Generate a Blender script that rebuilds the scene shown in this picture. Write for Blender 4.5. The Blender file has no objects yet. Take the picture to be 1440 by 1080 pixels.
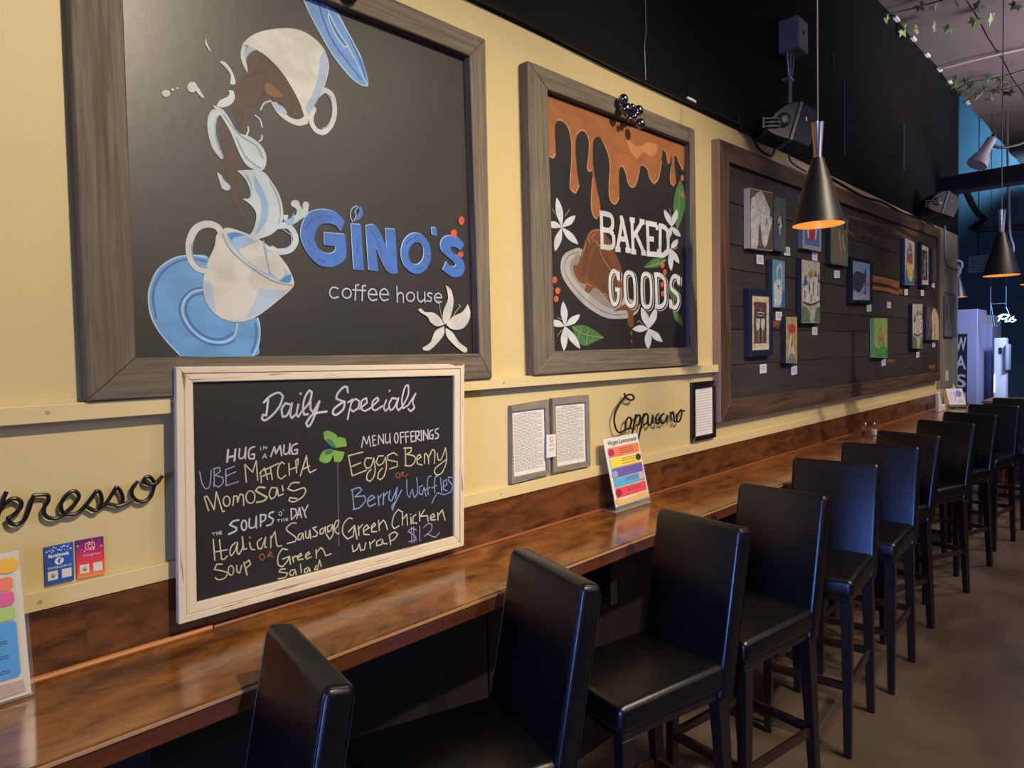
import bpy, bmesh, math, random
from mathutils import Vector, Matrix
random.seed(7)
C = bpy.context.scene.collection
SC = bpy.context.scene
# ---------------- camera
cam_d = bpy.data.cameras.new('camera'); cam = bpy.data.objects.new('camera', cam_d); C.objects.link(cam)
cam_d.sensor_width = 36; cam_d.lens = 957/1440*36; cam_d.clip_start = .05
R3 = Matrix(((0.69376682, 0.04880394, -0.71854421), (-0.71980072, 0.01378198, -0.69404393), (-0.02396912, 0.99871329, 0.04469059)))
cam.matrix_world = Matrix.Translation((0, -1.716, 1.65)) @ R3.to_4x4()
SC.camera = cam
# ---------------- world, exposure
SC.view_settings.view_transform = 'Standard'; SC.view_settings.look = 'None'
SC.view_settings.exposure = 0.0; SC.view_settings.gamma = 1; SC.view_settings.use_curve_mapping = False
w = bpy.data.worlds.new('world'); SC.world = w; w.use_nodes = True
w.node_tree.nodes['Background'].inputs[0].default_value = (.62, .66, .8, 1)
w.node_tree.nodes['Background'].inputs[1].default_value = .10
def area(name, loc, target, size, power, col, sy=None, spread=None):
    l = bpy.data.lights.new(name, 'AREA'); l.energy = power; l.color = col; l.size = size
    if sy: l.shape = 'RECTANGLE'; l.size_y = sy
    if spread: l.spread = math.radians(spread)
    o = bpy.data.objects.new(name, l); C.objects.link(o); o.location = loc
    o.rotation_euler = (Vector(target)-Vector(loc)).to_track_quat('-Z', 'Y').to_euler(); return o
def spot(name, loc, target, power, col, ang=70, rad=.05, blend=.8):
    l = bpy.data.lights.new(name, 'SPOT'); l.energy = power; l.color = col; l.spot_size = math.radians(ang); l.spot_blend = blend; l.shadow_soft_size = rad
    o = bpy.data.objects.new(name, l); C.objects.link(o); o.location = loc
    o.rotation_euler = (Vector(target)-Vector(loc)).to_track_quat('-Z', 'Y').to_euler(); return o
WARM = (1, .85, .62)
spot('track_light', (1.0, -3.0, 3.9), (.6, 0, 1.5), 500, WARM, 62, .05, 1)
spot('track_light', (2.3, -3.0, 3.9), (2.5, 0, 1.5), 530, WARM, 62, .05, 1)
spot('track_light', (4.6, -2.8, 3.9), (4.9, 0, 1.35), 270, (1, .84, .72), 54, .05, 1)
spot('track_light', (7.0, -2.8, 3.9), (7.3, 0, 1.2), 290, (1, .84, .72), 52, .05, 1)
area('window_daylight', (-4.4, -3.5, 1.5), (1.5, -1.6, 1.1), 3.0, 60, (.55, .66, 1), 2.2)
area('blue_edge_fill', (-4.3, -2.7, 1.2), (1.5, -.9, 1.0), .8, 15, (.12, .26, 1), 1.8, 36)  # added unseen lamp, no real sign: puts blue highlights on the stool edges
area('board_sheen_fill', (1.6, -5.6, 3.6), (.9, 0, 2.0), 2.2, 26, (1, .90, .84), 1.4)  # added unseen area lamp for sheen on the sign board and soft fill
area('room_fill_light', (5.0, -5.4, 3.0), (5.0, -.6, .9), 6.0, 24, (.84, .80, 1), 1.6)
area('aisle_floor_fill', (3.2, -2.6, 4.2), (3.2, -1.6, 0), .5, 26, (1, .80, .60), .5, 100)  # added unseen lamp, brightens the floor and seat tops
area('aisle_floor_fill', (7.4, -2.4, 4.2), (7.2, -1.6, 0), .5, 26, (1, .80, .60), .5, 100)  # second added lamp, same floor fill farther down the aisle
area('ceiling_bounce_fill', (8.0, -3.4, 2.6), (8.0, -1.7, 4.4), 2.4, 130, (1, .88, .96), .8, 95)  # added lamp standing in for light bounced up onto the fabric ceiling
area('kitchen_blue_light', (13.0, -.9, 4.85), (14, .1, 4.5), .8, 130, (.38, .70, 1), .5)
area('cabinet_fill', (8.9, -1.6, 3.3), (10.4, .1, 1.2), .6, 34, (.60, .66, 1), None, 70)  # added lamp to brighten the steel cabinet, no fixture there

# ---------------- materials
MATS = {}
def lin(c): return tuple((x/12.92 if x <= .04045 else ((x+.055)/1.055)**2.4) for x in c)
def H(h): return lin(tuple(int(h[i:i+2], 16)/255 for i in (0, 2, 4)))
def mat(name, col, rough=.5, metal=0, col2=None, scale=(6, 6, 6), detail=5, bump=0, bscale=None, fac=(.35, .65), coat=0, emis=None, es=0, trans=0, rvar=0, spec=.5, distort=0, objrand=0):
    if name in MATS: return MATS[name]
    m = bpy.data.materials.new(name); m.use_nodes = True; nt = m.node_tree; b = nt.nodes['Principled BSDF']
    col = H(col) if isinstance(col, str) else col
    b.inputs['Base Color'].default_value = (*col, 1); b.inputs['Roughness'].default_value = rough; b.inputs['Metallic'].default_value = metal
    b.inputs['Specular IOR Level'].default_value = spec
    if coat: b.inputs['Coat Weight'].default_value = coat; b.inputs['Coat Roughness'].default_value = .12
    if trans: b.inputs['Transmission Weight'].default_value = trans; b.inputs['IOR'].default_value = 1.3
    if emis: b.inputs['Emission Color'].default_value = (*emis, 1); b.inputs['Emission Strength'].default_value = es
    tc = nt.nodes.new('ShaderNodeTexCoord'); mp = nt.nodes.new('ShaderNodeMapping'); mp.inputs['Scale'].default_value = scale
    nt.links.new(tc.outputs['Object'], mp.inputs[0])
    vec = mp.outputs[0]
    if objrand:
        oi = nt.nodes.new('ShaderNodeObjectInfo'); va = nt.nodes.new('ShaderNodeVectorMath'); va.operation = 'ADD'
        cm = nt.nodes.new('ShaderNodeMath'); cm.operation = 'MULTIPLY'; cm.inputs[1].default_value = 37
        nt.links.new(oi.outputs['Random'], cm.inputs[0]); nt.links.new(vec, va.inputs[0]); nt.links.new(cm.outputs[0], va.inputs[1]); vec = va.outputs[0]
    if col2 is not None:
        col2 = H(col2) if isinstance(col2, str) else col2
        n = nt.nodes.new('ShaderNodeTexNoise'); n.inputs['Scale'].default_value = 1; n.inputs['Detail'].default_value = detail; n.inputs['Distortion'].default_value = distort; n.inputs['Roughness'].default_value = .64 if 'wood' in name or 'plank' in name else .5
        nt.links.new(vec, n.inputs['Vector'])
        r = nt.nodes.new('ShaderNodeValToRGB'); r.color_ramp.elements[0].position = fac[0]; r.color_ramp.elements[1].position = fac[1]
        r.color_ramp.elements[0].color = (*col, 1); r.color_ramp.elements[1].color = (*col2, 1)
        nt.links.new(n.outputs['Fac'], r.inputs[0])
        out = r.outputs[0]
        if objrand:
            hs = nt.nodes.new('ShaderNodeHueSaturation'); mr = nt.nodes.new('ShaderNodeMapRange'); mr.inputs['To Min'].default_value = 1-objrand; mr.inputs['To Max'].default_value = 1+objrand
            nt.links.new(oi.outputs['Random'], mr.inputs['Value']); nt.links.new(mr.outputs[0], hs.inputs['Value']); nt.links.new(out, hs.inputs['Color']); out = hs.outputs[0]
        nt.links.new(out, b.inputs['Base Color'])
        if rvar:
            mr = nt.nodes.new('ShaderNodeMapRange'); mr.inputs['To Min'].default_value = rough-rvar; mr.inputs['To Max'].default_value = rough+rvar
            nt.links.new(n.outputs['Fac'], mr.inputs['Value']); nt.links.new(mr.outputs[0], b.inputs['Roughness'])
    if bump:
        n2 = nt.nodes.new('ShaderNodeTexNoise'); n2.inputs['Detail'].default_value = 6; mp2 = nt.nodes.new('ShaderNodeMapping'); mp2.inputs['Scale'].default_value = bscale or scale
        n2.inputs['Scale'].default_value = 1
        nt.links.new(tc.outputs['Object'], mp2.inputs[0]); nt.links.new(mp2.outputs[0], n2.inputs['Vector'])
        bp = nt.nodes.new('ShaderNodeBump'); bp.inputs['Strength'].default_value = bump; bp.inputs['Distance'].default_value = .01
        nt.links.new(n2.outputs['Fac'], bp.inputs['Height']); nt.links.new(bp.outputs[0], b.inputs['Normal'])
    MATS[name] = m; return m
M_cream = mat('cream_paint', 'c9b684', .55, col2='c2ae7a', scale=(1.2, 1.2, 1.2), bump=.05, bscale=(60, 60, 60))
M_creamtrim = mat('cream_trim', 'cdba88', .45, bump=.05, bscale=(30, 60, 60))
M_black = mat('black_wall_paint', '0c0c10', .7, col2='08080c', spec=.12, scale=(1.5, 1.5, 1.5), bump=.08, bscale=(40, 40, 40))
M_greenwall = mat('sage_panel_paint', '85806a', .6, bump=.03)
M_navy = mat('navy_wall_paint', '262e3a', .5, col2='1c232e', scale=(1, 1, 1))
M_teal2 = mat('deep_teal_paint', '4a6878', .6, col2='40606f', scale=(1, 1, 1))
M_teal = mat('teal_wall_paint', '5b7686', .6)
M_counter = mat('polished_counter_wood', '3a1f0e', .20, col2='96602e', scale=(6, 12, 12), detail=12, fac=(.32, .66), bump=.02, bscale=(10, 60, 60), distort=.6, coat=.35)
M_cedge = mat('counter_edge_wood', '43220f', .35, col2='5c321a', scale=(2, 30, 30), coat=.15)
M_bead = mat('bead_wood', 'a5662c', .3, col2='bd7a36', scale=(2, 40, 40), coat=.3)
M_splash = mat('backsplash_wood', '331a0c', .35, col2='6e4120', scale=(6, 18, 22), detail=8, bump=.04, distort=.6, objrand=.05)
M_under = mat('dark_under_panel', '1c1310', .6, col2='110c0a', scale=(20, 3, 1.5))
M_greyx = mat('weathered_wood_across', '3d352c', .7, col2='7c6f5e', scale=(3.5, 70, 75), detail=9, fac=(.25, .75), bump=.35, bscale=(3, 60, 60), distort=.7, objrand=.1)
M_greyz = mat('weathered_wood_upright', '3d352c', .7, col2='7c6f5e', scale=(75, 70, 3.5), detail=9, fac=(.25, .75), bump=.35, bscale=(60, 60, 3), distort=.7, objrand=.1)
M_docx = mat('driftwood_across', '6d675e', .7, col2='8a8375', scale=(10, 60, 90), detail=6)
M_docz = mat('driftwood_upright', '6d675e', .7, col2='8a8375', scale=(90, 60, 10), detail=6)
M_whitex = mat('distressed_white_across', '6b4a30', .6, col2='cdbfa4', scale=(5, 90, 90), detail=9, fac=(.33, .38), bump=.25, bscale=(8, 70, 70), distort=.5)
M_whitez = mat('distressed_white_upright', '6b4a30', .6, col2='cdbfa4', scale=(90, 90, 5), detail=9, fac=(.33, .38), bump=.25, bscale=(70, 70, 8), distort=.5)
M_chalk = mat('sign_board_paint', '1f1d1c', .40, col2='262321', spec=.65, scale=(1.6, 1.6, 1.6), rvar=.06, bump=.03, bscale=(30, 30, 30))
M_chalk2 = mat('chalkboard', '18181a', .5, col2='1f1f22', scale=(3, 3, 3))
M_plank = mat('stained_plank', '262221', .6, col2='352f2c', scale=(2, 25, 34), detail=8, bump=.2, bscale=(3, 50, 70), objrand=.22, distort=.6)
M_plankb = mat('bare_brown_plank', '2c2320', .6, col2='7e5433', scale=(1.3, 12, 16), detail=6, fac=(.56, .66), bump=.2, bscale=(3, 50, 70), objrand=.15, distort=.6)
M_rail = mat('dark_brown_rail', '33241a', .6, col2='57402e', scale=(2, 25, 30), detail=7, bump=.2, objrand=.1, distort=.6)
M_railz = mat('dark_brown_rail_upright', '33241a', .6, col2='57402e', scale=(25, 25, 2), detail=7, bump=.2, distort=.6)
M_railside = mat('raw_rail_side', '8a6a4e', .65, col2='a07e60', scale=(30, 30, 2))
M_leather = mat('black_leather', '070708', .33, bump=.05, bscale=(90, 90, 90), spec=.6)
M_pipe = mat('leather_seam', '08080a', .3)
M_leg = mat('espresso_leg_wood', '14100f', .3, col2='1d1412', scale=(30, 30, 3), coat=.25)
M_str = mat('worn_stretcher_wood', '1c1210', .28, col2='3a2115', scale=(8, 8, 30), coat=.4)
M_floor = mat('polished_concrete', '50443a', .33, col2='6a5a4a', scale=(1.6, 1.6, 1.6), detail=8, rvar=.1, bump=.03, bscale=(8, 8, 8), distort=.8)
M_ceil = mat('fabric_ceiling', '8f8486', .85, col2='8a7c7c', scale=(1, 1, 1), bump=.15, bscale=(3, 60, 60))
M_steel = mat('brushed_steel', '9a9ca6', .3, metal=1, bump=.02, bscale=(100, 100, 4))
M_dsteel = mat('dull_steel', '6a6a70', .35, metal=1)
M_blackm = mat('black_metal', '101011', .45, spec=.4, bump=.04, bscale=(4, 4, 60))
M_wire = mat('black_wire', '161113', .35, metal=.3)
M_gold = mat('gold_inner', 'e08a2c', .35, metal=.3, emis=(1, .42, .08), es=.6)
M_bulb = mat('lit_bulb', 'ffffff', .4, emis=(1, .72, .4), es=6)
M_plastic = mat('black_plastic', '1a1b1e', .4, bump=.06, bscale=(80, 80, 80))
M_greypl = mat('grey_plastic', '6d6f76', .45)
M_conduit = mat('grey_conduit', '8c8c92', .4, metal=.5)
M_white = mat('white_plastic', 'd8d6d8', .4)
M_whitewarm = mat('paper_white', 'd9d3ca', .7)
M_ink = mat('print_ink', '6d6a68', .7)
M_dark = mat('near_black', '0b0b0c', .5)
M_leaf = mat('ivy_dark', '2a3a20', .5, col2='35492a', scale=(30, 30, 30))
M_leaf2 = mat('ivy_bright', '5f8a3c', .5, col2='8fae6a', scale=(30, 30, 30))
M_leaf3 = mat('ivy_pale', '8f9f86', .5, col2='3a4a34', scale=(30, 30, 30))
def glass(name, tint=(1, 1, 1), rough=.03):
    m = bpy.data.materials.new(name); m.use_nodes = True; b = m.node_tree.nodes['Principled BSDF']
    b.inputs['Base Color'].default_value = (*tint, 1); b.inputs['Transmission Weight'].default_value = 1; b.inputs['Roughness'].default_value = rough; b.inputs['IOR'].default_value = 1.2
    return m
def thin(name, d=.05):
    m = bpy.data.materials.new(name); m.use_nodes = True; nt = m.node_tree; nt.nodes.clear()
    out = nt.nodes.new('ShaderNodeOutputMaterial'); t = nt.nodes.new('ShaderNodeBsdfTransparent'); g = nt.nodes.new('ShaderNodeBsdfGlossy'); df = nt.nodes.new('ShaderNodeBsdfDiffuse'); 
    g.inputs['Roughness'].default_value = .05; m1 = nt.nodes.new('ShaderNodeMixShader'); m2 = nt.nodes.new('ShaderNodeMixShader'); m2.inputs[0].default_value = d
    m1.inputs[0].default_value = .05; nt.links.new(t.outputs[0], m1.inputs[1]); nt.links.new(g.outputs[0], m1.inputs[2]); nt.links.new(m1.outputs[0], m2.inputs[1]); nt.links.new(df.outputs[0], m2.inputs[2]); nt.links.new(m2.outputs[0], out.inputs[0])
    return m
M_glass = glass('clear_glass'); M_acr = thin('clear_acrylic'); M_foot = thin('acrylic_edge', .22)
def pm(name, h, r=.5):
    a = [int(h[i:i+2], 16)*.90 for i in (0, 2, 4)]
    return mat('paint_'+name, lin(tuple(v/255 for v in a)), r, col2=lin(tuple(v*.90/255 for v in a)), scale=(9, 9, 14), detail=6, fac=(.4, .65), distort=.8)
# ---------------- object helpers
WO = {}
def root(name, label, cat, loc=(0, 0, 0), group=None):
    o = bpy.data.objects.new(name, None); C.objects.link(o); o.location = loc; o.empty_display_size = .1
    o['label'] = label; o['category'] = cat
    if group: o['group'] = group
    WO[o] = Vector(loc); return o
def mk(name, bm, m, parent=None, smooth=False, label=None, pivot=None):
    me = bpy.data.meshes.new(name); off = Vector((0, 0, 0))
    if parent is not None: off = WO[parent]
    elif pivot is not None: off = Vector(pivot)
    if off.length: bmesh.ops.translate(bm, verts=bm.verts, vec=-off)
    bm.normal_update(); bm.to_mesh(me); bm.free()
    if smooth:
        for p in me.polygons: p.use_smooth = True
        try: me.set_sharp_from_angle(angle=math.radians(40))
        except Exception: pass
    me.materials.append(m)
    o = bpy.data.objects.new(name, me); C.objects.link(o); WO[o] = off
    if parent is not None: o.parent = parent
    elif pivot is not None: o.location = pivot
    if label: o['label'] = label
    return o
def tag(o, label, cat, group=None):
    o['label'] = label; o['category'] = cat
    if group: o['group'] = group
    return o
def struct(o, kind='structure'): o['kind'] = kind; return o
def B(): return bmesh.new()
def box(bm, lo, hi, bev=0, seg=2, M=None):
    r = bmesh.ops.create_cube(bm, size=1); vs = r['verts']
    for v in vs: v.co = Vector([lo[i]+(v.co[i]+.5)*(hi[i]-lo[i]) for i in range(3)])
    if bev:
        es = list({e for v in vs for e in v.link_edges}); g = bmesh.ops.bevel(bm, geom=es, offset=bev, segments=seg, affect='EDGES', profile=.5)
        vs = list({v for f in g['faces'] for v in f.verts} | {v for v in vs if v.is_valid})
    if M is not None: bmesh.ops.transform(bm, matrix=M, verts=vs)
    return bm
def prism(bm, pts, y0, y1, bev=0):
    """polygon in x,z extruded between y0 and y1"""
    a = [bm.verts.new((p[0], y0, p[1])) for p in pts]; b = [bm.verts.new((p[0], y1, p[1])) for p in pts]
    fs = [bm.faces.new(a), bm.faces.new(b[::-1])]
    n = len(pts)
    for i in range(n): fs.append(bm.faces.new((a[i], b[i], b[(i+1) % n], a[(i+1) % n])))
    bmesh.ops.recalc_face_normals(bm, faces=fs)
    if bev: bmesh.ops.bevel(bm, geom=list({e for f in fs for e in f.edges}), offset=bev, segments=1, affect='EDGES')
    return bm
def prismz(bm, pts, z0, z1, bev=0):
    a = [bm.verts.new((p[0], p[1], z0)) for p in pts]; b = [bm.verts.new((p[0], p[1], z1)) for p in pts]
    fs = [bm.faces.new(a), bm.faces.new(b[::-1])]; n = len(pts)
    for i in range(n): fs.append(bm.faces.new((a[i], b[i], b[(i+1) % n], a[(i+1) % n])))
    bmesh.ops.recalc_face_normals(bm, faces=fs)
    if bev: bmesh.ops.bevel(bm, geom=list({e for f in fs for e in f.edges}), offset=bev, segments=2, affect='EDGES')
    return bm
def lathe(bm, prof, c=(0, 0, 0), n=24, M=None, cap=True):
    rings = []
    for r, z in prof:
        rings.append([bm.verts.new((c[0]+r*math.cos(2*math.pi*i/n), c[1]+r*math.sin(2*math.pi*i/n), c[2]+z)) for i in range(n)])
    for a, b in zip(rings, rings[1:]):
        for i in range(n): bm.faces.new((a[i], a[(i+1) % n], b[(i+1) % n], b[i]))
    if cap:
        bm.faces.new(rings[0][::-1]); bm.faces.new(rings[-1])
    vs = [v for r in rings for v in r]
    if M is not None: bmesh.ops.transform(bm, matrix=M, verts=vs)
    return bm
def catmull(pts, closed=False, sub=4, sharp=62):
    """smooth through the points, keeping sharp corners sharp"""
    P = [Vector(p) for p in pts]; n = len(P)
    if n < 3: return P
    out = []; ca = math.cos(math.radians(sharp))
    def issharp(i):
        if not closed and (i <= 0 or i >= n-1): return True
        a = P[i]-P[i-1]; b = P[(i+1) % n]-P[i]
        if a.length < 1e-9 or b.length < 1e-9: return True
        return a.normalized().dot(b.normalized()) < ca
    rng = range(n if closed else n-1)
    for i in rng:
        p1 = P[i]; p2 = P[(i+1) % n]
        p0 = p1 if issharp(i) else P[i-1]; p3 = p2 if issharp((i+1) % n) else P[(i+2) % n]
        for k in range(sub):
            t = k/sub
            out.append(.5*((2*p1)+(p2-p0)*t+(2*p0-5*p1+4*p2-p3)*t*t+(3*p1-p0-3*p2+p3)*t**3))
    if not closed: out.append(P[-1])
    return out
def tube(bm, pts, r, n=8, smooth=True, closed=False, sub=4, sharp=100):
    P = catmull(pts, closed, sub, sharp) if smooth else [Vector(p) for p in pts]
    Q = [P[0]]
    for p in P[1:]:
        if (p-Q[-1]).length > 1e-5: Q.append(p)
    P = Q; up = Vector((0, 0, 1)); rings = []; prev = None
    for i, p in enumerate(P):
        d = (P[min(i+1, len(P)-1)]-P[max(i-1, 0)])
        if d.length < 1e-9: d = Vector((1, 0, 0))
        d.normalize()
        if prev is None:
            a = d.cross(up)
            if a.length < .1: a = d.cross(Vector((1, 0, 0)))
        else:
            a = prev-d*prev.dot(d)
            if a.length < 1e-6: a = d.cross(up)
        a.normalize(); prev = a; b = d.cross(a); rr = r(i/(len(P)-1)) if callable(r) else r
        rings.append([bm.verts.new(p+a*rr*math.cos(2*math.pi*k/n)+b*rr*math.sin(2*math.pi*k/n)) for k in range(n)])
    for a, b in zip(rings, rings[1:]):
        for k in range(n): bm.faces.new((a[k], a[(k+1) % n], b[(k+1) % n], b[k]))
    bm.faces.new(rings[0][::-1]); bm.faces.new(rings[-1]); return bm
def flatpoly(bm, pts2, fn, smooth=True, sharp=80):
    P = catmull([(p[0], p[1], 0) for p in pts2], True, 4, sharp) if smooth else [Vector((p[0], p[1], 0)) for p in pts2]
    Q = []
    for p in P:
        if not Q or (p-Q[-1]).length > 2e-5: Q.append(p)
    if (Q[0]-Q[-1]).length < 2e-5: Q.pop()
    vs = [bm.verts.new(fn(p.x, p.y)) for p in Q]
    f = bm.faces.new(vs); f.normal_update()
    bmesh.ops.triangulate(bm, faces=[f], ngon_method='EAR_CLIP')
def ribbon(bm, pts2, wd, fn, smooth=True, cap=True):
    P = catmull([(p[0], p[1], 0) for p in pts2], False, 4) if smooth else [Vector((p[0], p[1], 0)) for p in pts2]
    Q = [P[0]]
    for p in P[1:]:
        if (p-Q[-1]).length > 2e-5: Q.append(p)
    P = Q
    segs = [[P[0]]]
    for i in range(1, len(P)):
        segs[-1].append(P[i])
        if i < len(P)-1 and (P[i]-P[i-1]).normalized().dot((P[i+1]-P[i]).normalized()) < .6: segs.append([P[i]])
    closed = (P[0]-P[-1]).length < wd*.3
    cnt = 0
    for sg in segs:
        if len(sg) < 2: continue
        L = []; Rr = []
        for i, p in enumerate(sg):
            a = sg[min(i+1, len(sg)-1)]-sg[max(i-1, 0)]
            if a.length < 1e-9: a = Vector((1, 0, 0))
            a.normalize(); nn = Vector((-a.y, a.x, 0))*wd/2; cnt += 1; lift = Vector((0, -1e-6*cnt, 0))
            L.append(bm.verts.new(Vector(fn(p.x+nn.x, p.y+nn.y))+lift)); Rr.append(bm.verts.new(Vector(fn(p.x-nn.x, p.y-nn.y))+lift))
        for i in range(len(sg)-1): bm.faces.new((L[i], L[i+1], Rr[i+1], Rr[i]))
        if cap:
            for p in ([] if closed and len(segs) == 1 else [sg[0], sg[-1]]):
                cnt += 4; lift = Vector((0, -1e-6*cnt, 0))
                bm.faces.new([bm.verts.new(Vector(fn(p.x+wd/2*math.cos(k*math.pi/4), p.y+wd/2*math.sin(k*math.pi/4)))+lift) for k in range(8)])
def plane_y(y): return lambda x, z: (x, y, z)
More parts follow.
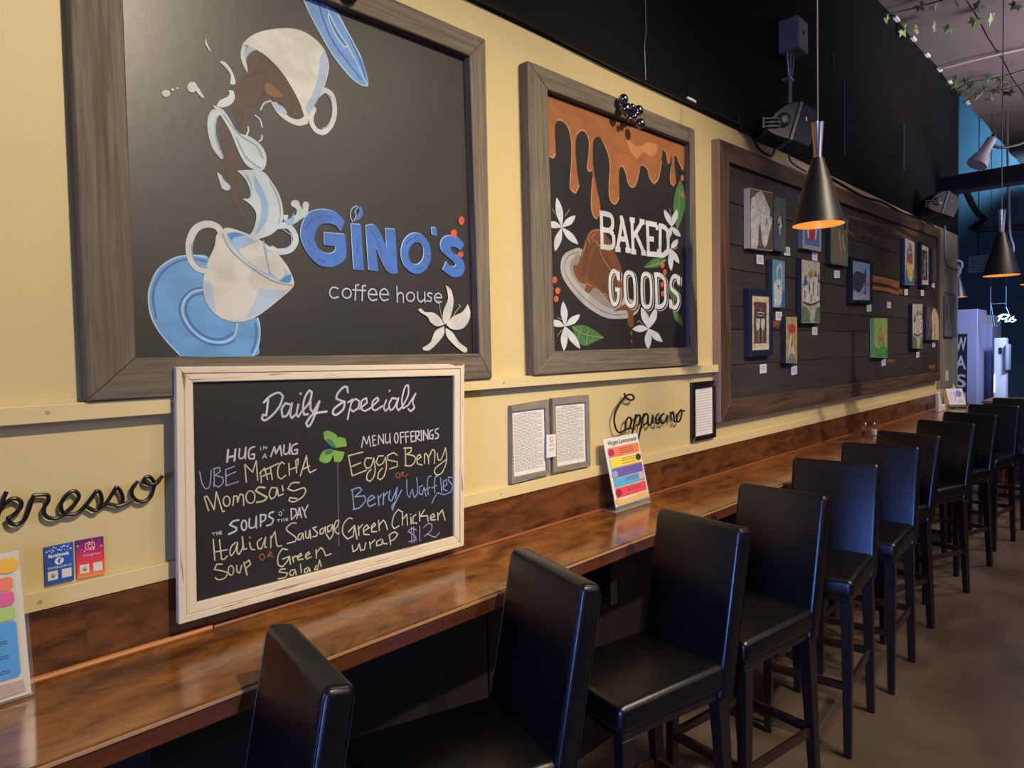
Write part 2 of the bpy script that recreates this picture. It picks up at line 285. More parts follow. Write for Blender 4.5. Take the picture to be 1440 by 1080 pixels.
DAT = {'saucer_low':[[0,[6994,19039,6643,19062,6213,18973,5831,18684,5633,18287,5567,17944,5619,17520,5842,17093,6196,16654,6258,16622,8014,16587,8175,16905,8232,17287,8164,17573,7581,17746,7240,18468]]],
'saucer_low_rim':[[38,[6926,19033,6642,19054,6213,18964,5831,18676,5633,18287,5574,17945,5627,17520,5850,17093,6196,16676]],[43,[8179,17573,8227,17287,8175,16905,8014,16606]],[49,[6804,18240,6560,18162,6357,17932,6323,17623,6512,17263,6861,17004,7267,16957,7554,17118,7638,17422]]],
'saucer_low_dark':[[52,[6922,18934,6638,18965,6294,18893,5951,18650,5733,18293,5670,17948,5719,17522]],[54,[6857,18153,6622,18098,6433,17913,6408,17625,6587,17295,6886,17072,7248,17040,7510,17188]],[53,[6783,18284,6527,18195,6303,17952,6259,17621,6455,17227,6836,16936,7264,16888,7549,17002]],[57,[8108,17429,8128,17191,8076,16905,7969,16693]]],
'saucer_top':[[0,[9837,26203,10024,25865,10314,25463,10664,25019,11189,24561,11577,24389,11837,24409,11831,24687,11611,25250,11290,25675,10978,26136,10768,26270,10479,26313,10195,26319]]],
'saucer_top_dark':[[56,[10297,26295,10410,25903,10679,25393,11123,24966,11584,24573]],[57,[10552,26178,10696,25813,10954,25524,11112,25386]],[58,[11079,25937,11391,25423,11655,24928,11729,24612]]],
'saucer_top_rim':[[42,[9851,26186,10038,25847,10329,25445,10679,25001,11201,24564,11578,24413,11809,24440]],[43,[10529,26262,10677,25991,10932,25657,11195,25387,11054,25321,10793,25567,10605,25921,10590,26077]],[44,[11194,25363,11486,24976,11700,24604,11800,24486]],[43,[10898,26156,11289,25651,11609,25202]]],
'cup_top':[[0,[8067,24485,8275,24738,8645,25002,9262,25271,9752,25353,10151,25253,10427,25041,10545,24709,10507,24422,10358,23992,10135,23593,9913,23177,9827,22909,9732,23045,9575,23455,9208,23979,8799,24321,8441,24459,8243,24497]],[0,[8776,23216,8930,22992,9208,22828,9547,22779,9826,22895,9749,23094,9554,22951,9310,22948,9076,23092,8941,23247]],[0,[8067,24485,8007,24197,8066,23964,8182,23795,8164,23991,8113,24228,8167,24474]]],
'milk_blue':[[0,[10427,25041,10535,24706,10481,24415,10247,23803,9860,23120,9768,23323,10042,23842,10219,24389,10260,24764]],[0,[8089,24179,8109,24352,8242,24492,8450,24466,8303,24368,8173,24203,8148,24029]],[0,[8836,23213,9080,23194,9218,23068,9166,22959,8956,23042]]],
'coffee':[[0,[8165,24222,8304,24389,8485,24443,8798,24290,9207,23957,9506,23572,9655,23251,9658,23073,9506,22984,9267,23093,8988,23259,8685,23245,8492,22997,8236,22787,8136,22511,8088,22214,7952,22302,7832,22527,7735,22754,7817,22981,7803,23351,7944,23638,8215,23858]],[0,[7411,22555,7617,22478,7731,22172,7740,21882,7920,21540,7845,21317,7767,21010,7552,20975,7482,21294,7442,21535,7433,22109]],[0,[7520,21233,7779,21278,7825,21010,7773,20586,7927,20284,8080,19990,7965,20023,7785,20302,7611,20655,7555,20966]]],
'coffee_light':[[0,[8613,23699,8818,23667,9094,23520,9066,23417,8714,23394,8621,23564]]],
'coffee_swirl':[[40,[8481,24335,8703,24229,8974,24046,9245,23726,9377,23407,9319,23171]],[39,[7839,22695,8021,22905,8336,23023,8525,23240,8576,23381,8945,23344,9223,23193]],[39,[8050,23583,8325,23825,8646,23956,8685,23795,8559,23505,8525,23240]],[38,[7823,22316,8011,22651,7974,22810]]],
'cup_top_handle':[[149,[10194,23790,10382,23939,10617,23851,10683,23495,10586,23101,10336,22792,10101,22765,9953,22914,9937,23137,10032,23341]]],
'milk_dark':[[33,[10447,23854,10582,23657,10585,23333,10450,23001,10260,22854]],[29,[7326,22494,7278,22158,7339,21843,7451,21557]],[30,[7497,22616,7738,22340,7989,22142,8337,22001,8484,21730]],[30,[7814,22106,7973,21760,8141,21581,8404,21458]],[29,[8656,21145,8870,20746,8921,20342,8842,20067]],[28,[8016,21227,8150,20969,8114,20683]],[30,[8967,19936,9199,19815,9189,19568,8998,19428]],[28,[8263,19572,7989,19451,7839,19343]]],
'drops':[[0,[6892,23115,6873,23046,6827,22988,6767,22955,6708,22957,6667,22993,6654,23053,6673,23121,6718,23179,6778,23212,6837,23211,6879,23175]],[0,[6792,23168,6908,23119,7050,22903,6998,22889,6864,23008]],[0,[6258,22803,6244,22760,6208,22723,6161,22700,6114,22699,6081,22719,6071,22755,6085,22797,6120,22834,6168,22857,6214,22858,6247,22839]],[0,[6350,22915,6345,22897,6333,22881,6318,22872,6303,22873,6292,22883,6289,22900,6294,22918,6306,22934,6321,22943,6336,22942,6347,22932]],[0,[6451,22973,6447,22958,6438,22946,6427,22939,6415,22940,6407,22948,6405,22961,6409,22975,6417,22988,6429,22994,6441,22994,6449,22986]],[0,[7447,23879,7594,23912,7756,23752,7840,23527,7819,23417,7699,23407,7729,23621,7630,23758]],[0,[7658,23239,7778,23262,7814,23105,7720,22916,7503,22773,7338,22774,7427,22927,7599,23052,7680,23154]],[0,[7154,24357,7176,24235,7278,24044,7210,24085,7132,24222]],[0,[7276,21151,7389,21092,7446,20957,7362,20944]]],
'milk_thin':[[39,[8334,22768,8456,22689,8503,22515]],[39,[8494,22299,8472,22200,8410,22136]],[38,[8125,22445,8129,22340,8080,22225]],[39,[8481,22951,8589,23148,8778,23250]]],
'milk':[[0,[7235,22778,7501,22719,7701,22456,7863,22241,8167,22201,8452,22046,8587,21792,8533,21480,8356,21372,8047,21458,7843,21777,7688,22163,7491,22491,7333,22659]],[0,[7354,22685,7455,22627,7301,22407,7268,22115,7360,21847,7459,21546,7386,21495,7190,21732,7097,22119,7119,22447,7230,22655]],[0,[7789,21280,8415,21389,8707,21153,8924,20802,9001,20377,8931,20077,8650,19780,8240,19594,7938,19409,7741,19278,7674,19374,7946,19587,8152,19843,8252,20232,8128,20451,7893,20595,8078,20631,8110,20823,8010,21086]],[0,[7274,21154,7440,20992,7602,20859,7545,20745,7394,20776,7325,20973]],[169,[8840,20018,9129,20052,9308,19851,9315,19630,9130,19415,8811,19338,8659,19396]],[169,[9133,20126,9408,20307,9482,20514,9358,20660]],[170,[9453,20337,9634,20485,9669,20673]],[0,[9489,20688,9469,20636,9420,20593,9354,20571,9290,20575,9244,20605,9229,20652,9248,20703,9297,20746,9362,20769,9427,20765,9473,20735]],[0,[9769,20687,9754,20635,9716,20593,9665,20573,9616,20580,9581,20612,9570,20660,9585,20711,9623,20753,9673,20774,9723,20767,9758,20736]],[0,[9009,20330,9142,20347,9107,20147,9003,20183]]],
'milk_blue2':[[0,[9004,20207,9191,20245,9306,20441,9305,20161,9104,20068]],[0,[8212,21260,8399,21009,8581,20561,8510,20075,8195,19707,8364,20199,8383,20628,8245,20890]]],
'cup_low_handle':[[168,[7327,19636,7229,19807,6962,19843,6691,19678,6533,19308,6560,18958,6716,18749,6913,18727]]],
'cup_low':[[0,[7340,19715,7436,19808,7669,19798,8048,19701,8387,19561,8733,19331,9033,19015,9220,18635,9179,18410,8784,18073,8258,17680,7857,17496,7522,17467,7157,17597,6899,17885,6818,18263,6864,18625,6992,18994,7141,19323,7198,19600]]],
'cup_low_shade':[[0,[7860,17566,8259,17708,8786,18112,9113,18382,8691,18312,8286,18339,8071,17950]],[0,[6834,18444,6900,17907,7114,17665,7084,18005,7013,18454]]],
'cup_inside':[[0,[7453,19682,7760,19730,8141,19583,8630,19321,8928,19007,9152,18680,9066,18527,8703,18603,8304,18779,7922,19024,7602,19344,7470,19538]]],
'foam':[[0,[7741,19278,7940,19437,8338,19580,8433,19208,8555,18738,8306,18817,7924,19071]],[0,[8528,19312,8831,19194,8970,18766,8807,18609,8558,18811,8477,19068]]],
'deep_blue':[[0,[8967,18692,9156,18778,9110,18554,8804,18551]],[0,[7475,19653,7665,19719,7950,19681,7660,19594,7562,19501]]],
'cup_low_line':[[33,[7346,19638,7507,19312,7825,19016,8205,18772,8599,18572,8906,18493,9160,18473]],[31,[6589,19314,6618,18985,6771,18797,6938,18787]],[34,[8414,19588,8479,19116,8555,18738]]],
'name_white':[[0,[10857,20411,10700,20103,10543,20240,10293,20276,10019,20178,9876,19881,9924,19626,10112,19470,10309,19431,10504,19528,10519,19662,10169,19659,10174,20009,10841,20029,10853,19402,10549,19132,10294,19060,9951,19108,9672,19344,9497,19670,9460,19921,9543,20228,9768,20513,10160,20643,10558,20617]],[0,[11053,20354,11383,20375,11439,19053,11090,19047]],[0,[11556,20359,11932,20380,12277,19761,12243,20355,12603,20373,12646,19053,12279,19075,11881,19793,11937,19061,11603,19065]],[0,[14027,20600,14223,20608,14246,20359,14050,20353]],[281,[13835,19758,13793,19564,13687,19394,13535,19275,13361,19225,13192,19250,13053,19345,12964,19495,12938,19678,12979,19867,13080,20034,13227,20154,13399,20209,13570,20190,13714,20097,13807,19946,13835,19758]],[0,[15405,20212,15248,19962,15030,20071,14837,20063,14793,19971,14899,19878,15226,19751,15395,19556,15387,19319,15168,19122,14856,19086,14588,19186,14444,19278,14616,19572,14766,19440,14950,19413,15022,19491,14909,19595,14609,19750,14414,19911,14389,20137,14530,20328,14803,20419,15145,20393]],[27,[11296,20882,11133,20783,11056,20570,11133,20400]],[27,[11333,20869,11208,20680,11258,20596,11172,20427]]],
'name_blue':[[0,[10882,20392,10725,20083,10567,20221,10318,20257,10043,20159,9899,19862,9947,19607,10136,19450,10333,19411,10528,19508,10544,19642,10193,19639,10198,19990,10866,20009,10878,19382,10573,19112,10318,19039,9974,19088,9695,19325,9520,19651,9483,19902,9566,20210,9791,20495,10184,20625,10582,20598]],[0,[11078,20334,11409,20356,11465,19032,11116,19026]],[0,[11582,20339,11960,20360,12305,19740,12270,20335,12631,20352,12675,19031,12307,19054,11908,19773,11964,19039,11630,19044]],[0,[14059,20579,14255,20586,14278,20337,14082,20331]],[282,[13866,19736,13824,19541,13718,19372,13566,19253,13391,19203,13222,19228,13083,19323,12994,19473,12968,19656,13008,19845,13109,20012,13257,20133,13429,20188,13600,20168,13744,20076,13838,19924,13866,19736]],[0,[15440,20189,15282,19939,15063,20048,14870,20040,14826,19949,14932,19855,15261,19728,15430,19533,15421,19296,15203,19098,14889,19062,14621,19163,14476,19255,14648,19549,14800,19417,14984,19389,15056,19467,14942,19572,14642,19727,14447,19888,14422,20114,14562,20306,14836,20397,15179,20371]],[0,[11296,20873,11430,20869,11494,20718,11417,20548,11224,20411,11285,20600,11371,20747]]],
'name_speckle':[[39,[9628,20004,9731,20187,9855,20310]],[39,[9978,20368,10153,20455]],[40,[10252,20468,10425,20446]],[39,[9689,19754,9778,19590]],[40,[9981,19241,10175,19191]],[41,[11258,19915,11286,19690,11257,19506]],[42,[11730,20195,11945,19986,12049,19763]],[44,[13021,19952,13180,20113,13429,20188]],[45,[13391,19203,13645,19270]],[47,[14820,19974,15020,19812]],[47,[14967,19316,15143,19380]]],
'tagline':[[44,[10572,18457,10421,18489,10311,18386,10311,18253,10409,18182,10568,18224]],[45,[10998,18343,10976,18273,10920,18221,10846,18200,10774,18215,10722,18262,10706,18329,10728,18397,10783,18449,10857,18471,10929,18457,10981,18410,10998,18343]],[46,[11259,18602,11162,18578,11123,18152]],[46,[11055,18445,11247,18446]],[46,[11491,18596,11393,18572,11359,18148]],[46,[11290,18448,11486,18448]],[46,[11602,18343,11892,18347,11829,18475,11719,18506,11605,18417,11588,18277,11695,18166,11875,18205]],[47,[12011,18361,12309,18366,12245,18495,12131,18528,12014,18437,11997,18295,12106,18182,12292,18222]],[48,[12624,18634,12623,18154]],[49,[12619,18356,12741,18453,12847,18390,12850,18162]],[49,[13284,18341,13261,18271,13202,18218,13125,18197,13049,18212,12995,18260,12977,18328,13000,18397,13058,18449,13135,18471,13211,18457,13266,18409,13284,18341]],[50,[13415,18504,13418,18268,13541,18188,13683,18278]],[50,[13698,18508,13699,18184]],[50,[13999,18467,13871,18491,13803,18413,13961,18330,13938,18228,13765,18232]],[51,[14093,18355,14390,18358,14360,18458,14229,18493,14114,18412,14097,18295,14218,18198,14371,18229]]],
'berries':[[0,[15468,20966,15448,20893,15400,20836,15335,20810,15273,20821,15228,20867,15214,20935,15233,21008,15282,21065,15346,21092,15409,21081,15453,21035]],[0,[15136,20512,15115,20447,15062,20396,14992,20372,14924,20382,14875,20422,14859,20481,14880,20545,14932,20596,15002,20621,15070,20612,15119,20572]],[0,[15392,19844,15373,19795,15325,19757,15261,19739,15198,19746,15153,19776,15138,19822,15157,19870,15204,19909,15268,19927,15331,19920,15376,19890]]],
'flower':[[0,[14573,18776,14805,18633,14895,18275,14812,17910,14664,17596,14492,17501,14398,17694,14477,18003,14657,18317,14633,18573]],[0,[13406,17946,13533,17989,13687,17879,14041,17864,14331,17693,14458,17490,14156,17435,13900,17558,13778,17731,13528,17850]],[0,[14559,17491,14841,17755,15265,17922,15524,18194,15637,17932,15539,17611,15245,17369,14826,17339]],[0,[14456,17439,14446,17182,14135,16876,13802,16666,13578,16679,13550,16755,13876,16928,14085,17282]],[0,[14521,17388,14822,17235,15088,16922,15434,16708,15393,16576,15217,16605,14808,16871,14545,17131]]],
'stamen':[[25,[14367,17744,14310,17998,14284,18201,14221,18275]],[26,[14768,17650,15022,17967,15202,18119,15120,18179]]],
'caramel':[[0,[19676,26189,30019,26306,29964,25226,29748,25152,29473,25426,29243,25704,29047,25561,29137,24796,29170,24445,28958,24255,28688,24367,28670,24716,28821,25307,28766,25790,28658,25277,28481,25210,28345,25639,28058,25777,27845,25129,27631,24402,27238,24078,26891,24279,26689,24649,26386,24763,26077,24542,25820,23903,25518,23657,25195,23736,25012,24160,24736,24421,24504,24137,24472,23045,24187,22748,23862,22829,23734,23251,23851,24275,23654,24865,23245,25278,22986,25286,22723,25049,22666,24185,22874,23303,23110,22535,23046,22155,22833,21943,22582,22095,22495,22572,22627,23569,22638,23936,22432,23779,22265,23901,22404,24500,22439,24991,22230,25308,21936,25335,21616,25000,21542,24453,21637,23522,21721,23120,21489,22786,21235,22866,21148,23087,21269,23930,21295,24757,21078,25295,20714,25446,20486,25394,20296,25067,20309,24099,20125,23904,19864,24014,19818,24456,19900,25093,19700,25609]]],
'caramel_edge':[[56,[28124,25790,28345,25639,28481,25210]],[58,[29271,25709,29516,25433,29792,25181]],[57,[28958,24255,28688,24367,28670,24716,28790,25160]],[54,[27912,25210,27631,24402,27238,24078,26891,24279,26689,24649,26386,24763,26203,24730]],[52,[26077,24542,25820,23903,25518,23657,25195,23736,25012,24160,24793,24431,24623,24401]],[50,[24472,23045,24187,22748,23862,22829,23734,23251,23851,24275,23654,24865,23296,25258]],[49,[22833,21943,22582,22095,22495,22572,22627,23569]],[49,[22586,23897,22432,23791,22265,23901,22404,24500,22439,24991,22230,25308,21936,25335,21620,25119]],[47,[21721,23120,21489,22786,21235,22866,21148,23087,21269,23930,21295,24757,21078,25295,20714,25446,20486,25406]],[45,[20309,24099,20125,23904,19864,24014,19818,24456,19900,25093,19701,25637]]],
'caramel_light':[[0,[25054,25621,25399,25595,25805,25481,26410,25634,26785,25864,27606,25908,27467,25505,27018,25283,26402,25333,25970,24985,25732,24954,25387,25202]]],
'plate':[[0,[21837,20608,21112,20500,20638,20252,20460,19829,20610,19372,21249,18815,22112,18304,23233,17931,24099,17872,25006,17936,25720,18186,25971,18563,23916,19130,22665,19809]]],
'plate_inner':[[0,[21732,20376,21294,20249,21047,19932,21130,19582,21644,19135,22428,18746,23248,18404,24109,18240,24785,18259,24128,18884,22661,19685]]],
'plate_line':[[48,[21686,20474,21155,20367,20772,20087,20712,19672,21072,19222,21827,18720,22824,18265,23883,18041,24895,18098]]],
'cake_dark':[[0,[23080,21551,22511,21455,22151,21172,21888,20661,21575,20032,21265,19919,21321,19595,21601,19313,22041,19217,21934,18968,22230,18891,22644,19127,23261,18845,23680,18546,24338,18441,24812,19176,24552,20006,24073,20739,23758,21153]],[0,[23887,18169,24785,18259,24987,18068,24931,17737,25168,17509,25431,17645,25385,18110,25784,18355,25973,18630,24793,18521]],[0,[25314,17278,25300,17225,25265,17186,25217,17171,25171,17185,25138,17224,25127,17277,25141,17330,25176,17369,25223,17384,25270,17370,25303,17331]],[0,[25280,16912,25270,16872,25243,16843,25208,16833,25173,16843,25148,16873,25140,16913,25150,16952,25177,16981,25212,16992,25247,16981,25272,16952]]],
'cake_side':[[0,[22694,20768,22425,20283,22198,19470,22852,19200,23687,18769,24236,18760,24151,19656,23732,20264,23157,20656]],[0,[22092,20863,21928,20363,21660,19618,21949,19455,22217,20083,22489,20718,22802,20933,22500,21087]]],
'cake_edge':[[37,[22392,20862,22249,21122,22509,21394,23026,21514]],[37,[22598,20974,22451,21143,22711,21324]],[38,[23002,20704,23304,20293,23934,19770]],[37,[21886,19026,22091,19250,22391,19175]],[38,[23155,18840,23369,18913,23524,18730]],[36,[22092,20863,21829,20354]],[37,[22703,21046,23007,20860,23745,20709]]],
'flowers':[[0,[20582,21343,20651,21594,20667,21952,20502,22263,20300,22445,20234,22195,20252,21851,20423,21541]],[0,[20582,21343,20833,21400,21157,21524,21365,21726,21442,21900,21184,21838,20882,21696,20684,21495]],[0,[20582,21343,20436,21435,20194,21514,19906,21477,19691,21393,19832,21304,20078,21245,20371,21286]],[0,[20582,21343,20372,21155,20145,20871,20090,20575,20143,20371,20348,20553,20545,20840,20593,21140]],[0,[20582,21343,20682,21166,20901,20946,21261,20819,21580,20782,21472,20963,21220,21168,20855,21288]],[0,[20643,17520,20754,17723,20831,18023,20722,18308,20554,18489,20446,18285,20406,17991,20520,17707]],[0,[20643,17520,20910,17549,21262,17640,21505,17825,21609,17998,21333,17964,21001,17853,20769,17666]],[0,[20643,17520,20494,17632,20247,17743,19950,17741,19726,17681,19869,17574,20121,17484,20424,17489]],[0,[20643,17520,20499,17327,20374,17037,20431,16745,20565,16546,20708,16737,20799,17029,20733,17324]],[0,[20643,17520,20718,17297,20909,16993,21262,16752,21585,16622,21504,16852,21276,17148,20917,17383]],[0,[26593,17476,26644,17702,26603,18018,26329,18282,26028,18430,25981,18208,26063,17906,26344,17643]],[0,[26593,17476,26892,17639,27231,17909,27334,18224,27278,18456,26977,18287,26686,18008,26595,17695]],[0,[26593,17476,26322,17565,25924,17629,25537,17559,25284,17444,25541,17359,25931,17318,26326,17392]],[0,[26593,17476,26407,17291,26251,17014,26341,16734,26530,16544,26713,16727,26825,17007,26722,17289]],[0,[26593,17476,26697,17287,26943,17051,27371,16910,27757,16868,27645,17061,27357,17283,26922,17415]],[0,[28703,22310,28711,22503,28624,22758,28340,22940,28051,23024,28053,22837,28178,22600,28464,22417]],[0,[28703,22310,28950,22476,29218,22733,29278,22998,29207,23178,28968,23007,28745,22750,28691,22487]],[0,[28703,22310,28750,22167,28902,21999,29222,21923,29526,21921,29470,22063,29279,22213,28955,22285]],[0,[28703,22310,28475,22178,28236,21976,28200,21763,28280,21614,28498,21743,28697,21948,28730,22164]],[0,[28608,21257,28859,21328,29149,21459,29261,21639,29242,21784,28996,21708,28744,21566,28638,21387]],[0,[28608,21257,28621,21081,28736,20853,29043,20695,29353,20625,29330,20801,29172,21017,28859,21172]],[0,[28608,21257,28457,21034,28337,20711,28432,20407,28609,20212,28751,20433,28828,20754,28726,21059]],[0,[28608,21257,28343,21213,28021,21113,27842,20945,27795,20798,28048,20842,28341,20955,28521,21126]]],
'flower_stamen':[[29,[20544,21582,20190,21826,20017,21975]],[29,[20780,21786,20972,21987,21069,22088]],[30,[20700,17846,20830,18115]],[29,[20467,17782,20196,17847]],[34,[26631,17970,26577,18277]],[34,[26188,17622,25829,17819,25707,17750]],[35,[28779,22589,28521,23122]],[36,[28813,21240,29232,21387]],[29,[20454,17371,20173,17135]]],
'leaves':[[0,[29183,22208,29611,22729,30006,23501,29892,24221,29553,24664,29160,24132,28882,23382,28996,22674]],[0,[26260,20210,26703,20218,27346,20293,27917,20510,28257,20731,27757,20755,27107,20666,26575,20421]],[0,[21065,17525,21792,17577,22488,17388,23229,17078,22576,16903,21864,16741,21430,16957]],[0,[28673,18443,28711,18235,28867,17955,29239,17740,29604,17630,29591,17852,29402,18128,29001,18332]],[0,[28427,19503,28394,19319,28447,19069,28723,18878,29026,18779,29089,18974,29006,19219,28699,19402]]],
'leaf_vein':[[30,[21112,17496,21781,17230,23102,17078]],[30,[21587,17289,21690,17472]],[31,[21978,17200,22184,17385]],[30,[21587,17289,21483,17077]],[31,[22077,17170,21967,16832]],[31,[22480,17127,22371,16904]],[36,[29254,22288,29343,23017,29511,24119]],[35,[26383,20232,27267,20408,28123,20685]],[37,[28739,18374,29492,17702]],[34,[26883,20324,27142,20536]],[35,[27267,20408,27529,20602]]],
'berries2':[[0,[19905,19644,19884,19565,19830,19504,19759,19479,19689,19495,19640,19548,19624,19624,19645,19702,19698,19762,19769,19788,19839,19773,19889,19720]],[0,[20234,19290,20212,19225,20158,19175,20085,19154,20014,19167,19964,19210,19946,19273,19968,19337,20021,19387,20094,19409,20165,19396,20216,19353]],[0,[19998,18947,19977,18882,19923,18833,19852,18813,19781,18826,19731,18870,19715,18932,19735,18996,19789,19045,19860,19066,19930,19053,19981,19010]],[0,[20411,18881,20388,18815,20330,18766,20252,18745,20176,18759,20121,18803,20103,18866,20125,18930,20183,18980,20260,19001,20337,18988,20392,18944]],[0,[19882,18665,19864,18606,19817,18562,19755,18544,19693,18557,19650,18597,19635,18654,19654,18712,19700,18756,19762,18774,19823,18762,19867,18722]],[0,[20292,18566,20270,18501,20215,18452,20143,18433,20071,18447,20020,18492,20003,18554,20024,18619,20078,18668,20151,18688,20223,18674,20274,18630]],[0,[28037,20446,28010,20374,27941,20317,27848,20292,27756,20304,27690,20350,27668,20418,27694,20489,27762,20546,27855,20572,27947,20560,28014,20514]],[0,[28215,20142,28190,20070,28125,20014,28038,19989,27952,20002,27891,20049,27869,20118,27894,20190,27959,20246,28045,20271,28132,20258,28194,20211]],[0,[27960,19548,27937,19484,27878,19434,27798,19413,27720,19426,27663,19469,27644,19531,27667,19595,27726,19644,27805,19666,27884,19653,27941,19610]],[0,[28015,19129,27992,19057,27933,19003,27853,18981,27774,18996,27718,19045,27698,19114,27721,19185,27780,19239,27860,19262,27939,19247,27996,19198]],[0,[29896,24780,29873,24704,29814,24641,29735,24609,29657,24615,29601,24659,29582,24728,29605,24803,29663,24866,29742,24898,29820,24892,29876,24849]],[0,[29861,23963,29844,23896,29801,23841,29744,23816,29687,23825,29647,23866,29633,23929,29650,23997,29693,24051,29750,24077,29807,24068,29848,24026]]],
'baked_word':[[213,[23150,22271,23176,20787]],[216,[23030,22211,23696,22217,23917,22073,23920,21751,23672,21570,23162,21560]],[217,[23672,21570,23986,21429,23990,21019,23722,20864,23055,20843]],[219,[24684,22193,24260,20844]],[223,[24647,22191,25091,20874]],[222,[24418,21298,24915,21320]],[220,[24479,22182,24703,22194]],[220,[24101,20824,24487,20838]],[224,[24857,20851,25258,20866]],[225,[25381,22275,25455,20776]],[225,[26193,22217,25488,21499]],[230,[25664,21653,26290,20876]],[225,[25226,22212,25612,22220]],[226,[25293,20831,25682,20843]],[229,[25982,22228,26382,22236]],[231,[26078,20855,26457,20866]],[232,[26607,22275,26670,20797]],[235,[26466,22213,27406,22235,27420,22001]],[236,[26520,20851,27509,20886,27493,21150]],[234,[26638,21537,27145,21552]],[237,[27705,22268,27637,20833]],[241,[27571,22211,28042,22209,28373,21988,28366,21577,28322,21164,27971,20917,27512,20880]]],
'goods_shadow':[[268,[24391,19511,24244,19810,23991,19849,23778,19527,23772,18877,23955,18487,24187,18469,24357,18727,24365,19059]],[273,[24137,19082,24480,19070]],[272,[24416,19858,24407,19481]],[279,[25210,19881,24946,19771,24865,19464,24894,18852,25003,18540,25278,18417,25547,18512,25631,18825,25601,19459,25488,19775,25210,19881]],[287,[26567,19915,26294,19803,26196,19484,26194,18846,26290,18523,26567,18400,26847,18504,26947,18826,26945,19478,26844,19803,26567,19915]],[293,[27367,19972,27403,18406]],[297,[27218,19907,27761,19915,28155,19667,28168,19191,28138,18715,27765,18465,27262,18470]],[305,[29388,19579,29251,19906,28954,19935,28684,19662,28727,19346,29245,19090,29349,18777,29118,18491,28824,18473,28624,18797]],[305,[29438,19982,29408,19580]],[301,[28626,18829,28606,18412]]],
'goods_black':[[242,[24336,19534,24190,19832,23937,19871,23724,19549,23719,18900,23901,18511,24132,18492,24302,18751,24309,19082]],[246,[24083,19105,24424,19093]],[246,[24361,19880,24352,19503]],[252,[25153,19904,24890,19793,24809,19487,24837,18875,24946,18564,25221,18441,25488,18537,25572,18849,25542,19482,25430,19797,25153,19904]],[259,[26506,19939,26233,19826,26136,19507,26133,18870,26230,18548,26505,18426,26785,18529,26884,18851,26882,19502,26782,19826,26506,19939]],[265,[27304,19995,27339,18432]],[269,[27155,19931,27696,19939,28089,19691,28102,19216,28072,18741,27700,18491,27199,18496]],[275,[29318,19604,29182,19931,28885,19959,28617,19687,28659,19371,29176,19116,29279,18803,29049,18518,28756,18500,28557,18823]],[276,[29368,20007,29338,19606]],[272,[28558,18855,28539,18439]]],
'goods_word':[[185,[24292,19550,24146,19848,23893,19887,23681,19565,23676,18917,23857,18528,24089,18510,24258,18768,24265,19099]],[188,[24039,19122,24380,19111]],[187,[24317,19896,24308,19520]],[192,[25107,19920,24844,19810,24764,19504,24792,18893,24901,18582,25174,18459,25442,18555,25525,18867,25495,19500,25383,19814,25107,19920]],[198,[26457,19956,26185,19843,26088,19525,26085,18888,26181,18566,26456,18444,26735,18548,26834,18870,26832,19520,26732,19844,26457,19956]],[202,[27253,20013,27288,18451]],[205,[27105,19948,27644,19956,28036,19709,28049,19235,28019,18760,27648,18510,27148,18515]],[210,[29263,19623,29126,19949,28831,19977,28562,19705,28605,19390,29120,19135,29224,18823,28994,18538,28701,18520,28503,18842]],[210,[29312,20025,29283,19624]],[207,[28504,18874,28485,18459]]],
'title':[[56,[8074,15400,8253,15554,8485,15633,8606,15532,8506,15287,8303,15069,8089,14944,8006,14994,8037,15091,8129,15066,8197,15458]],[58,[8795,15300,8670,15343,8556,15199,8573,14996,8693,15020,8810,15214,8851,15330,8792,15046,8835,14940,8930,15018]],[58,[9033,15283,8967,15032,9020,14959,9119,15088]],[58,[9101,15560,9116,15576]],[58,[9119,15088,9354,15313,9442,15585,9368,15641,9228,15459,9160,15188,9190,14996,9304,15005]],[59,[9393,15327,9385,15137,9458,15044,9643,15310]],[59,[9663,15327,9534,15021,9368,14721,9271,14678,9237,14768,9456,14992,9867,15030]],[61,[10559,15520,10544,15666,10420,15672,10228,15503,10182,15363,10444,15256,10395,15061,10164,14917,10053,14962,10111,15100,10424,15275]],[51,[10547,15231,10697,15312,10579,14974,10520,14761]],[51,[10652,15224,10804,15323,10929,15241,10878,15061,10704,14964,10644,15024]],[52,[10920,15021,11186,15187,11170,15318,11015,15254,10964,15055,11090,14953,11312,15029]],[52,[11312,15029,11588,15235,11546,15313,11386,15211,11356,15026,11464,14943,11717,15056]],[53,[11860,15217,11760,14996,11825,14896,11967,15000]],[53,[11976,15473,11996,15495]],[54,[12233,15231,12070,15261,11947,15077,11987,14902,12129,14968,12305,15246,12224,15000,12291,14879,12438,14984]],[54,[12438,14984,12668,15320,12679,15613,12556,15561,12421,15180,12460,14925,12656,15008]],[55,[12656,15008,12954,15343,12831,15114,12898,14912,12746,14813,12651,14891]]],
